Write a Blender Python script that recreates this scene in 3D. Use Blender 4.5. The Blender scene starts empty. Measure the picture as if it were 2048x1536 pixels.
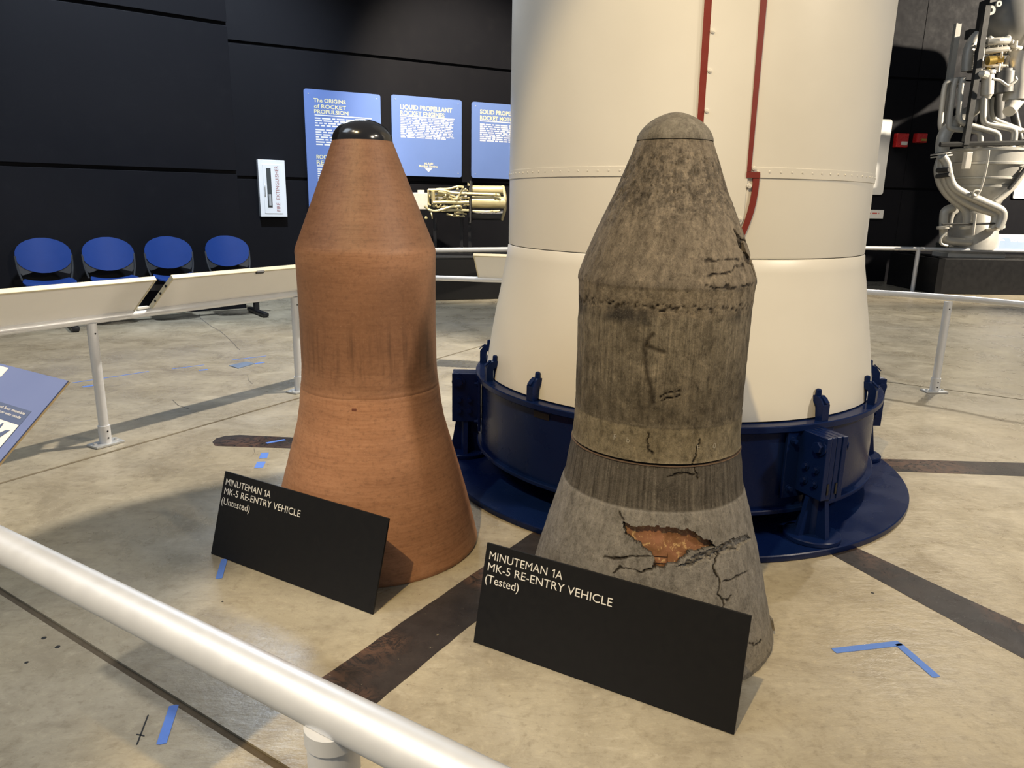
import bpy, bmesh, math, random
import numpy as np
from mathutils import Vector, Matrix
random.seed(7); rng = np.random.default_rng(7)
S = bpy.context.scene
COL = S.collection
R_ = math.radians

# ------------------------------------------------------------------ camera
FPX = 1471.0; CAMH = 1.40; TH = math.atan(365 / 1471.0); ROLL = math.atan(0.018)
fwd = Vector((0, math.cos(TH), -math.sin(TH))); rt = Vector((1, 0, 0)); dn = fwd.cross(rt)
cR, sR = math.cos(ROLL), math.sin(ROLL)
CR = cR * rt - sR * dn; CD = sR * rt + cR * dn
CAM = Vector((0, 0, CAMH))
cd = bpy.data.cameras.new('camera'); cam = bpy.data.objects.new('camera', cd); COL.objects.link(cam)
cd.sensor_fit = 'HORIZONTAL'; cd.sensor_width = 36.0; cd.lens = 36.0 * FPX / 2048.0
cd.clip_start = 0.05; cd.clip_end = 200
M = Matrix((CR, -CD, -fwd)).transposed().to_4x4(); M.translation = CAM; cam.matrix_world = M
S.camera = cam

# ------------------------------------------------------------------ world, view, lights
S.view_settings.view_transform = 'Standard'; S.view_settings.look = 'None'
S.view_settings.gamma = 1.0; S.view_settings.use_curve_mapping = False
S.view_settings.exposure = 0.0
W = bpy.data.worlds.new('hall'); S.world = W; W.use_nodes = True
W.node_tree.nodes['Background'].inputs[0].default_value = (0.80, 0.88, 1.0, 1)
W.node_tree.nodes['Background'].inputs[1].default_value = 0.20

def spot(name, loc, target, watts, color, angle, blend=0.4, radius=0.12):
    l = bpy.data.lights.new(name, 'SPOT'); l.energy = watts; l.color = color
    l.spot_size = R_(angle); l.spot_blend = blend; l.shadow_soft_size = radius
    o = bpy.data.objects.new(name, l); COL.objects.link(o); o.location = loc
    o.rotation_euler = (Vector(target) - Vector(loc)).to_track_quat('-Z', 'Y').to_euler()
    return o
def area(name, loc, target, watts, color, sx, sy):
    l = bpy.data.lights.new(name, 'AREA'); l.energy = watts; l.color = color
    l.shape = 'RECTANGLE'; l.size = sx; l.size_y = sy
    o = bpy.data.objects.new(name, l); COL.objects.link(o); o.location = loc
    o.rotation_euler = (Vector(target) - Vector(loc)).to_track_quat('-Z', 'Y').to_euler()
    return o
WARM = (1.0, 0.74, 0.37); WARM2 = (1.0, 0.87, 0.69); COOL = (0.78, 0.88, 1.0)
spot('key_spot', (-2.23, -2.37, 8.0), (1.0, 2.45, 0.2), 2450, WARM, 27.5, 0.30, 0.08)
spot('hall_spot', (3.4, 6.7, 9.3), (-2.4, 4.9, 0), 6200, (1.0, 0.90, 0.76), 39, 0.5, 0.12)
spot('right_floor_fill', (7.4, 10.5, 9.3), (4.6, 7.2, 0), 4200, (1.0, 0.92, 0.80), 52, 0.6, 0.15)  # added fill lamp, brightens the back floor and rail at right
spot('right_spot', (6.2, 0.2, 5.2), (1.8, 4.0, 0.6), 1250, WARM2, 64, 0.7, 0.3)
spot('board_fill', (4.0, -1.0, 3.7), (-2.3, 4.3, 0.9), 800, WARM2, 26, 0.6, 0.15)  # added low lamp, lifts the backs of the left reader boards
spot('engine_spot', (14.2, 9.6, 6.2), (8.2, 13.6, 2.6), 10000, WARM2, 50, 0.4, 0.10)
spot('sign_fill', (5.4, 9.3, 6.6), (6.85, 14.2, 1.85), 1000, WARM2, 13, 0.5, 0.15)  # added lamp, brightens the tall white panel on the right wall
spot('panel_spot', (-0.9, 8.0, 6.0), (-0.5, 11.7, 2.3), 3700, (1.0, 0.86, 0.66), 54, 0.7, 0.1)
spot('near_floor_fill', (-3.2, -3.0, 8.0), (-1.05, 0.6, 0), 1750, (1.0, 0.95, 0.86), 22, 0.35, 0.12)  # added lamp, brightens the near left floor and handrail
spot('stage_spot', (-3.6, -1.2, 8.5), (0.9, 3.6, 1.6), 480, WARM2, 36, 0.6, 0.2)
spot('wall_wash', (-1.6, 5.4, 7.2), (-4.4, 9.9, 1.7), 3000, COOL, 52, 0.7, 0.2)
area('hall_skylight', (-2.95, 10.2, 5.3), (-0.8, 1.9, 0), 230, COOL, 2.4, 0.9)
area('left_fill', (-6.0, 1.5, 8.0), (-1.0, 5.0, 0.8), 200, COOL, 3.0, 3.0)  # added soft fill from the left, not a known fixture

# ------------------------------------------------------------------ node helpers
class NT:
    def __init__(s, name):
        s.m = bpy.data.materials.new(name); s.m.use_nodes = True; s.t = s.m.node_tree
        s.b = s.t.nodes['Principled BSDF']; s._c = {}
    def n(s, typ, **kw):
        o = s.t.nodes.new(typ)
        for k, v in kw.items(): setattr(o, k, v)
        return o
    def l(s, a, b): s.t.links.new(a, b)
    def val(s, sock, v):
        if isinstance(v, bpy.types.NodeSocket): s.l(v, sock)
        elif isinstance(v, (tuple, list)) and sock.type == 'RGBA' and len(v) == 3: sock.default_value = (*v, 1)
        else: sock.default_value = v
    def obj(s):
        if 'o' not in s._c: s._c['o'] = s.n('ShaderNodeTexCoord').outputs['Object']
        return s._c['o']
    def xyz(s):
        if 'x' not in s._c:
            q = s.n('ShaderNodeSeparateXYZ'); s.l(s.obj(), q.inputs[0]); s._c['x'] = q.outputs
        return s._c['x']
    def math(s, op, a, b=0.0, c=None, clamp=False):
        q = s.n('ShaderNodeMath', operation=op); q.use_clamp = clamp
        s.val(q.inputs[0], a); s.val(q.inputs[1], b)
        if c is not None: s.val(q.inputs[2], c)
        return q.outputs[0]
    def comb(s, x, y, z):
        q = s.n('ShaderNodeCombineXYZ')
        for i, v in enumerate((x, y, z)): s.val(q.inputs[i], v)
        return q.outputs[0]
    def mapv(s, vec, scale=(1, 1, 1), loc=(0, 0, 0)):
        q = s.n('ShaderNodeMapping'); s.l(vec, q.inputs[0]); q.inputs['Scale'].default_value = scale; q.inputs['Location'].default_value = loc
        return q.outputs[0]
    def noise(s, scale, detail=4, rough=0.55, vec=None, dist=0.0):
        q = s.n('ShaderNodeTexNoise'); s.l(vec if vec is not None else s.obj(), q.inputs['Vector'])
        q.inputs['Scale'].default_value = scale; q.inputs['Detail'].default_value = detail; q.inputs['Roughness'].default_value = rough
        q.inputs['Distortion'].default_value = dist
        return q.outputs['Fac']
    def ramp(s, fac, stops, interp='LINEAR'):
        q = s.n('ShaderNodeValToRGB'); s.l(fac, q.inputs[0]); r = q.color_ramp; r.interpolation = interp
        while len(r.elements) < len(stops): r.elements.new(0.5)
        for e, (p, c) in zip(r.elements, stops):
            e.position = p; e.color = (c, c, c, 1) if isinstance(c, (int, float)) else (*c, 1)
        return q.outputs[0]
    def rng(s, v, a, b, c=0.0, d=1.0, smooth=False):
        q = s.n('ShaderNodeMapRange'); q.clamp = True
        if smooth: q.interpolation_type = 'SMOOTHSTEP'
        for i, x in enumerate((v, a, b, c, d)): s.val(q.inputs[i], x)
        return q.outputs[0]
    def mix(s, f, a, b, mode='MIX'):
        q = s.n('ShaderNodeMix', data_type='RGBA', blend_type=mode)
        s.val(q.inputs[0], f); s.val(q.inputs[6], a); s.val(q.inputs[7], b)
        return q.outputs[2]
    def bump(s, h, strength=0.3, dist=0.01):
        q = s.n('ShaderNodeBump'); q.inputs['Strength'].default_value = strength; q.inputs['Distance'].default_value = dist
        s.l(h, q.inputs['Height']); s.l(q.outputs[0], s.b.inputs['Normal'])
    def set(s, color=None, rough=None, metal=None, spec=None, **kw):
        if color is not None: s.val(s.b.inputs['Base Color'], color)
        if rough is not None: s.val(s.b.inputs['Roughness'], rough)
        if metal is not None: s.val(s.b.inputs['Metallic'], metal)
        if spec is not None: s.val(s.b.inputs['Specular IOR Level'], spec)
        return s.m

def simple(name, col, rough=0.5, metal=0.0, spec=0.5, var=0.10, scale=9.0, bump=0.0):
    t = NT(name)
    f = t.noise(scale, 5)
    a = tuple(max(0, c * (1 - var)) for c in col); b = tuple(min(1, c * (1 + var)) for c in col)
    t.set(t.mix(f, a, b), t.rng(t.noise(scale * 2.3, 3), 0.3, 0.7, max(0.03, rough - 0.06), min(1, rough + 0.06)), metal, spec)
    if bump: t.bump(t.noise(scale * 12, 3), bump, 0.002)
    return t.m

# ------------------------------------------------------------------ materials
def mat_concrete():
    t = NT('concrete')
    o = t.obj()
    big = t.noise(0.55, 5, 0.6); mid = t.noise(2.6, 7, 0.68, dist=0.6); fine = t.noise(26, 6, 0.7)
    swirl = t.noise(1.3, 8, 0.72, t.mapv(o, (1.0, 2.6, 1)), 1.5)
    c = t.mix(t.rng(mid, 0.32, 0.68), (0.265, 0.226, 0.155), (0.425, 0.374, 0.268))
    c = t.mix(t.rng(big, 0.35, 0.65, 0, 0.55), c, (0.355, 0.328, 0.275))
    c = t.mix(t.rng(swirl, 0.50, 0.68, 0, 0.55), c, (0.235, 0.200, 0.148))
    scr = t.noise(4.5, 9, 0.78, t.mapv(o, (1.0, 3.4, 1), (2, 5, 0)), 2.0)
    c = t.mix(t.rng(scr, 0.56, 0.66, 0, 0.40), c, (0.20, 0.17, 0.125))
    c = t.mix(t.rng(scr, 0.44, 0.34, 0, 0.30), c, (0.53, 0.48, 0.38))
    c = t.mix(t.rng(fine, 0.54, 0.72, 0, 0.45), c, (0.50, 0.445, 0.325))
    c = t.mix(t.rng(fine, 0.46, 0.30, 0, 0.55), c, (0.19, 0.158, 0.108))
    blo = t.noise(7.5, 8, 0.75, None, 1.2)
    c = t.mix(t.rng(blo, 0.53, 0.68, 0, 0.42), c, (0.215, 0.18, 0.122))
    c = t.mix(t.rng(t.noise(70, 2, 0.5), 0.70, 0.78, 0, 0.6), c, (0.13, 0.11, 0.09))
    t.set(c, t.rng(mid, 0.3, 0.7, 0.20, 0.42), 0.0, 0.5)
    h = t.math('ADD', t.math('MULTIPLY', mid, 0.6), t.math('MULTIPLY', t.noise(9, 6, 0.7, t.mapv(o, (1, 2.2, 1))), 0.5))
    t.bump(h, 0.22, 0.02)
    return t.m
def mat_stripe():
    t = NT('worn_black_floor_paint')
    o = t.obj()
    p = t.noise(5, 5, 0.7); sw = t.noise(11, 9, 0.82, None, 3.0); fl = t.noise(46, 6, 0.75); rub = t.noise(24, 8, 0.8, t.mapv(o, (1, 2.2, 1)), 1.5)
    c = t.mix(t.rng(p, 0.35, 0.65), (0.020, 0.018, 0.019), (0.040, 0.034, 0.033))
    patch = t.rng(t.noise(2.1, 3, 0.5, t.mapv(o, (1, 1, 1), (4.2, 1.1, 0))), 0.47, 0.58)
    c = t.mix(t.math('MULTIPLY', patch, t.rng(sw, 0.46, 0.54, 0, 0.9)), c, (0.110, 0.064, 0.046))
    c = t.mix(t.math('MULTIPLY', patch, t.rng(sw, 0.40, 0.30, 0, 0.8)), c, (0.060, 0.028, 0.020))
    c = t.mix(t.rng(rub, 0.62, 0.67, 0, 0.28), c, (0.10, 0.09, 0.08))
    c = t.mix(t.rng(fl, 0.66, 0.70, 0, 0.8), c, (0.36, 0.30, 0.19))
    t.set(c, t.rng(sw, 0.3, 0.7, 0.22, 0.40), 0, 0.22); t.bump(sw, 0.14, 0.004)
    return t.m
def polar(t):
    x, y, z = t.xyz()
    a = t.math('ARCTAN2', x, t.math('MULTIPLY', y, -1.0))      # 0 towards -y: the seam is at the back
    return a, z
def mat_terracotta(kind):
    t = NT('phenolic_' + kind)
    a, z = polar(t)
    wrap = t.noise(1.0, 6, 0.7, t.comb(t.math('MULTIPLY', a, 2.0), 0.0, t.math('MULTIPLY', z, 115)))
    wrap2 = t.noise(1.0, 4, 0.6, t.comb(t.math('MULTIPLY', a, 0.8), 3.0, t.math('MULTIPLY', z, 16)))
    drip = t.noise(1.0, 5, 0.6, t.comb(t.math('MULTIPLY', a, 9.0), 1.0, t.math('MULTIPLY', z, 2.4)))
    fine = t.noise(160, 3, 0.6)
    c = t.mix(t.rng(wrap2, 0.3, 0.7), (0.205, 0.096, 0.050), (0.290, 0.143, 0.077))
    c = t.mix(t.rng(wrap, 0.40, 0.70, 0, 0.45), c, (0.36, 0.195, 0.112))
    c = t.mix(t.rng(wrap, 0.45, 0.25, 0, 0.40), c, (0.155, 0.070, 0.036))
    belt = t.math('MULTIPLY', t.rng(z, 0.72, 0.86, smooth=True), t.rng(z, 1.20, 1.10, smooth=True))
    low = t.math('MULTIPLY', t.rng(z, 0.69, 0.80, smooth=True), t.rng(z, 1.02, 0.86, smooth=True))
    c = t.mix(t.math('MULTIPLY', belt, 0.62), c, (0.175, 0.082, 0.042))
    c = t.mix(t.math('MULTIPLY', low, t.rng(drip, 0.48, 0.66, 0, 0.75)), c, (0.105, 0.050, 0.027))
    c = t.mix(t.math('MULTIPLY', t.rng(z, 1.2, 1.24), t.rng(drip, 0.5, 0.75, 0, 0.35)), c, (0.30, 0.165, 0.10))
    c = t.mix(t.rng(fine, 0.64, 0.74, 0, 0.35), c, (0.40, 0.25, 0.16))
    weave = t.noise(1.0, 7, 0.75, t.comb(t.math('MULTIPLY', a, 14.0), 7.0, t.math('MULTIPLY', z, 60)))
    c = t.mix(t.rng(weave, 0.50, 0.34, 0, 0.55), c, (0.120, 0.060, 0.034))
    c = t.mix(t.rng(weave, 0.55, 0.70, 0, 0.35), c, (0.33, 0.19, 0.115))
    c = t.mix(t.rng(z, 1.20, 1.235), c, (0.66, 0.655, 0.66), 'MULTIPLY')  # cone dimmed in colour to offset strong light from above
    c = t.mix(t.rng(z, 0.70, 0.66), c, (1.42, 1.42, 1.42), 'MULTIPLY')  # flare brightened in colour, stands in for missing light low down
    t.set(c, 0.55, 0, 0.35)
    t.bump(t.math('ADD', wrap, t.math('MULTIPLY', fine, 0.35)), 0.22, 0.0025)
    return t.m
def mat_ablated(kind):
    t = NT('charred_' + kind)
    a, z = polar(t)
    streak = t.noise(1.0, 6, 0.65, t.comb(t.math('MULTIPLY', a, 34.0), 0.0, t.math('MULTIPLY', z, 3.0)))
    streak2 = t.noise(1.0, 5, 0.6, t.comb(t.math('MULTIPLY', a, 8.0), 5.0, t.math('MULTIPLY', z, 2.0)))
    blot = t.noise(7, 7, 0.7, None, 0.8); fine = t.noise(95, 6, 0.75); pit = t.noise(48, 5, 0.7)
    if kind == 'flare':
        c = t.mix(t.rng(blot, 0.3, 0.7), (0.185, 0.173, 0.156), (0.265, 0.249, 0.228))
        c = t.mix(t.rng(fine, 0.55, 0.75, 0, 0.5), c, (0.31, 0.29, 0.26))
        c = t.mix(t.rng(fine, 0.45, 0.30, 0, 0.6), c, (0.085, 0.075, 0.062))
        top = t.rng(z, 0.42, 0.50)
        c = t.mix(t.math('MULTIPLY', top, t.rng(streak, 0.45, 0.65, 0, 0.5)), c, (0.31, 0.285, 0.245))
        bandf = t.rng(t.math('ADD', z, t.math('MULTIPLY', streak, 0.008)), 0.522, 0.530)
        dark = t.mix(t.rng(streak, 0.35, 0.68), (0.052, 0.045, 0.038), (0.155, 0.138, 0.115))
        c = t.mix(bandf, c, dark)
        bott = t.math('MULTIPLY', t.rng(z, 0.22, 0.02, 0, 0.7), t.rng(a, 0.1, 0.9))
        c = t.mix(bott, c, (0.19, 0.16, 0.11))
    elif kind == 'cap':
        planar = t.noise(1.0, 6, 0.65, t.mapv(t.obj(), (26, 26, 9)))
        c = t.mix(t.rng(planar, 0.3, 0.7), (0.125, 0.110, 0.088), (0.215, 0.195, 0.160)); streak = planar
        c = t.mix(t.rng(fine, 0.60, 0.8, 0, 0.4), c, (0.27, 0.24, 0.20))
    else:
        cone = t.mix(t.rng(streak2, 0.3, 0.7), (0.125, 0.104, 0.079), (0.200, 0.166, 0.125))
        cone = t.mix(t.rng(blot, 0.45, 0.62, 0, 0.35), cone, (0.21, 0.172, 0.126))
        rough_zone = t.math('MULTIPLY', t.rng(z, 1.30, 1.42, smooth=True), t.rng(z, 1.585, 1.50, 0.35, 1.0, True))
        cone = t.mix(t.math('MULTIPLY', t.rng(t.math('ADD', pit, t.math('MULTIPLY', rough_zone, 0.09)), 0.54, 0.66), t.rng(rough_zone, 0, 1, 0.35, 0.8)), cone, (0.062, 0.052, 0.041))
        cone = t.mix(t.rng(fine, 0.60, 0.75, 0, 0.5), cone, (0.33, 0.29, 0.23))
        cyl = t.mix(t.rng(streak, 0.30, 0.72), (0.096, 0.081, 0.059), (0.280, 0.236, 0.170))
        cyl = t.mix(t.rng(blot, 0.42, 0.66, 0, 0.55), cyl, (0.100, 0.083, 0.058))
        cyl = t.mix(t.math('MULTIPLY', t.rng(z, 0.93, 0.85, smooth=True), t.rng(blot, 0.35, 0.6, 0.15, 0.65)), cyl, (0.078, 0.065, 0.046))
        cyl = t.mix(t.rng(pit, 0.63, 0.70, 0, 0.6), cyl, (0.045, 0.038, 0.03))
        tan = t.mix(t.rng(blot, 0.3, 0.7), (0.180, 0.150, 0.098), (0.255, 0.216, 0.148))
        cyl = t.mix(t.rng(t.math('ADD', z, t.math('MULTIPLY', streak, 0.012)), 0.776, 0.770), cyl, tan)
        zj = t.math('ADD', z, t.math('MULTIPLY', blot, 0.05))
        ledge = t.mix(t.rng(fine, 0.4, 0.65), (0.150, 0.122, 0.086), (0.235, 0.195, 0.140))
        cyl = t.mix(t.rng(zj, 1.112, 1.122), cyl, ledge)
        c = t.mix(t.rng(zj, 1.192, 1.202), cyl, cone)
        s1 = t.math('MULTIPLY', t.rng(t.math('ABSOLUTE', t.math('SUBTRACT', zj, 1.200)), 0.020, 0.006), t.rng(t.noise(5, 4, 0.6, t.mapv(t.obj(), (1, 1, 0.4), (3, 1, 0))), 0.46, 0.56))
        s2 = t.math('MULTIPLY', t.rng(t.math('ABSOLUTE', t.math('SUBTRACT', zj, 1.118)), 0.034, 0.010), t.rng(t.noise(6, 4, 0.6, t.mapv(t.obj(), (1, 1, 0.3), (9, 4, 0))), 0.48, 0.58))
        c = t.mix(t.math('MULTIPLY', t.math('MAXIMUM', s1, s2), 0.85), c, (0.030, 0.027, 0.025))
    at = t.n('ShaderNodeAttribute', attribute_name='soot')
    c = t.mix(at.outputs['Fac'], c, (0.028, 0.022, 0.017))
    c = t.mix(t.rng(t.noise(210, 3, 0.7), 0.54, 0.74, 0, 0.28), c, (0.36, 0.32, 0.26))
    c = t.mix(t.rng(t.noise(150, 4, 0.8, t.mapv(t.obj(), (1, 1, 0.55))), 0.46, 0.30, 0, 0.55), c, (0.05, 0.043, 0.036))
    grain = t.noise(44, 8, 0.82, t.mapv(t.obj(), (1, 1, 0.6)), 0.4); gr2 = t.noise(20, 8, 0.8, t.mapv(t.obj(), (1, 1, 0.45), (3, 2, 1)), 0.8)
    amt = 0.85 if kind == 'body' else 0.55
    c = t.mix(t.rng(grain, 0.50, 0.36, 0, amt), c, t.mix(1.0, c, (0.38, 0.37, 0.36), 'MULTIPLY'))
    c = t.mix(t.rng(grain, 0.54, 0.66, 0, amt), c, t.mix(1.0, c, (1.55, 1.52, 1.48), 'MULTIPLY'))
    c = t.mix(t.rng(gr2, 0.52, 0.38, 0, 0.6), c, t.mix(1.0, c, (0.52, 0.51, 0.50), 'MULTIPLY'))
    c = t.mix(at.outputs['Fac'], c, (0.028, 0.022, 0.017))
    t.set(c, 0.80, 0, 0.18)
    h = t.math('MULTIPLY', grain, 0.8)
    h0 = h
    h = t.math('ADD', t.math('MULTIPLY', streak, 0.5 if kind != 'flare' else 0.25), t.math('ADD', t.math('MULTIPLY', fine, 0.5), t.math('MULTIPLY', pit, 0.5)))
    t.bump(t.math('ADD', h, h0), 0.70, 0.007)
    return t.m
def mat_copper():
    t = NT('exposed_copper_liner')
    n1 = t.noise(14, 5, 0.6, None, 0.5); n2 = t.noise(60, 6, 0.8, t.mapv(t.obj(), (1, 1, 0.5)), 1.0)
    c = t.mix(t.rng(n1, 0.35, 0.65), (0.165, 0.075, 0.026), (0.30, 0.135, 0.072))
    c = t.mix(t.rng(t.noise(30, 7, 0.8, None, 2.0), 0.55, 0.60, 0, 0.85), c, (0.55, 0.36, 0.16))
    c = t.mix(t.rng(n2, 0.60, 0.66, 0, 0.7), c, (0.62, 0.42, 0.20))
    t.set(c, 0.5, 0.15, 0.5); t.bump(n2, 0.3, 0.003)
    return t.m
def mat_cream():
    t = NT('cream_paint')
    f = t.noise(3.0, 5, 0.6); g = t.noise(40, 3)
    c = t.mix(f, (0.68, 0.65, 0.585), (0.72, 0.695, 0.63))
    t.set(c, t.rng(f, 0.3, 0.7, 0.30, 0.42), 0, 0.5); t.bump(t.math('ADD', t.math('MULTIPLY', t.noise(1.6, 3), 2.0), t.math('MULTIPLY', g, 0.1)), 0.10, 0.02)
    return t.m
def mat_blue():
    t = NT('navy_blue_paint')
    f = t.noise(5, 5); s = t.noise(34, 6, 0.75)
    c = t.mix(f, (0.0022, 0.0080, 0.044), (0.0042, 0.0135, 0.066))
    c = t.mix(t.rng(s, 0.66, 0.78, 0, 0.25), c, (0.06, 0.09, 0.18))
    t.set(c, t.rng(f, 0.3, 0.7, 0.22, 0.34), 0, 0.16); t.bump(t.noise(55, 4), 0.06, 0.003)
    return t.m
def mat_wall():
    t = NT('black_wall_paint')
    f = t.noise(0.8, 4); g = t.noise(6, 5, 0.7)
    c = t.mix(f, (0.0062, 0.0064, 0.0086), (0.0090, 0.0092, 0.0118))
    c = t.mix(t.rng(g, 0.55, 0.75, 0, 0.3), c, (0.013, 0.013, 0.015))
    t.set(c, t.rng(g, 0.3, 0.7, 0.50, 0.64), 0, 0.08); t.bump(t.noise(120, 3), 0.06, 0.002)
    return t.m
CONC = mat_concrete(); STRIPE = mat_stripe(); CREAM = mat_cream(); BLUE = mat_blue(); WALL = mat_wall(); COPPER = mat_copper()
TERRA = mat_terracotta('wrapped_skin'); CHAR = mat_ablated('body'); CHARF = mat_ablated('flare'); CHARC = mat_ablated('cap')
BLACKCAP = simple('gloss_black_cap', (0.012, 0.012, 0.014), 0.16, 0, 0.6, 0.1, 6)
SIGNB = simple('matte_black_sign', (0.0050, 0.0050, 0.0062), 0.55, 0, 0.30, 0.1, 20)
WHITE = simple('white_print', (0.74, 0.73, 0.70), 0.5, 0, 0.3, 0.03, 20)
YELLOW = simple('pale_yellow_print', (0.76, 0.70, 0.40), 0.5, 0, 0.3, 0.03, 20)
REDP = simple('red_stripe_paint', (0.185, 0.022, 0.013), 0.42, 0, 0.5, 0.12, 12)
REDB = simple('red_alarm_plastic', (0.55, 0.02, 0.02), 0.3, 0, 0.5, 0.1, 12)
ALU = simple('satin_aluminium', (0.70, 0.71, 0.73), 0.44, 0.45, 0.5, 0.05, 14)
GALV = simple('galvanised_plate', (0.52, 0.53, 0.53), 0.42, 0.5, 0.5, 0.12, 30)
BOARDBACK = simple('grey_white_board', (0.84, 0.82, 0.78), 0.45, 0, 0.4, 0.03, 6)
EDGE = simple('pale_board_edge', (0.62, 0.56, 0.40), 0.4, 0, 0.4, 0.06, 10)
WOODEDGE = simple('raw_wood_edge', (0.80, 0.60, 0.32), 0.6, 0, 0.3, 0.15, 18)
PANELB = simple('blue_panel_print', (0.120, 0.195, 0.46), 0.42, 0, 0.4, 0.05, 3)
READERB = simple('slate_blue_print', (0.135, 0.175, 0.36), 0.45, 0, 0.4, 0.05, 5)
DKBLUE = simple('dark_blue_print', (0.085, 0.115, 0.22), 0.45, 0, 0.4, 0.05, 5)
TAPE = simple('blue_masking_tape', (0.105, 0.215, 0.62), 0.65, 0, 0.3, 0.10, 40)
CHAIRB = simple('blue_seat_plastic', (0.011, 0.040, 0.190), 0.48, 0, 0.25, 0.08, 8)
BLACKM = simple('black_metal', (0.010, 0.010, 0.012), 0.38, 0.2, 0.5, 0.1, 15)
DARKPL = simple('dark_grey_plastic', (0.030, 0.032, 0.036), 0.42, 0, 0.5, 0.1, 15)
PLINTH = simple('black_plinth_laminate', (0.008, 0.008, 0.009), 0.5, 0, 0.3, 0.1, 6)
STEEL = simple('grey_engine_metal', (0.47, 0.46, 0.42), 0.42, 0.25, 0.5, 0.14, 14)
STEELL = simple('light_engine_metal', (0.64, 0.61, 0.54), 0.40, 0.25, 0.5, 0.12, 14)
STEELD = simple('dark_engine_metal', (0.07, 0.07, 0.068), 0.45, 0.5, 0.5, 0.15, 12)
BRASS = simple('brassy_engine_metal', (0.56, 0.49, 0.28), 0.36, 0.4, 0.5, 0.12, 10)
GOLD = simple('brass_valve', (0.55, 0.38, 0.10), 0.35, 0.7, 0.5, 0.1, 20)
CABW = simple('white_cabinet_enamel', (0.82, 0.84, 0.87), 0.4, 0, 0.5, 0.03, 8)
GLASSD = simple('dark_window_glass', (0.05, 0.06, 0.065), 0.10, 0, 0.5, 0.1, 8)
GREYTX = simple('grey_print', (0.42, 0.43, 0.44), 0.5, 0, 0.3, 0.05, 20)
PATCH = simple('blue_grey_cover_plate', (0.19, 0.25, 0.36), 0.4, 0.2, 0.5, 0.15, 30)
INK = simple('black_marker', (0.02, 0.02, 0.02), 0.6, 0, 0.3, 0.1, 30)
CHALK = simple('chalk_marks', (0.46, 0.43, 0.36), 0.8, 0, 0.2, 0.2, 60)

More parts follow.
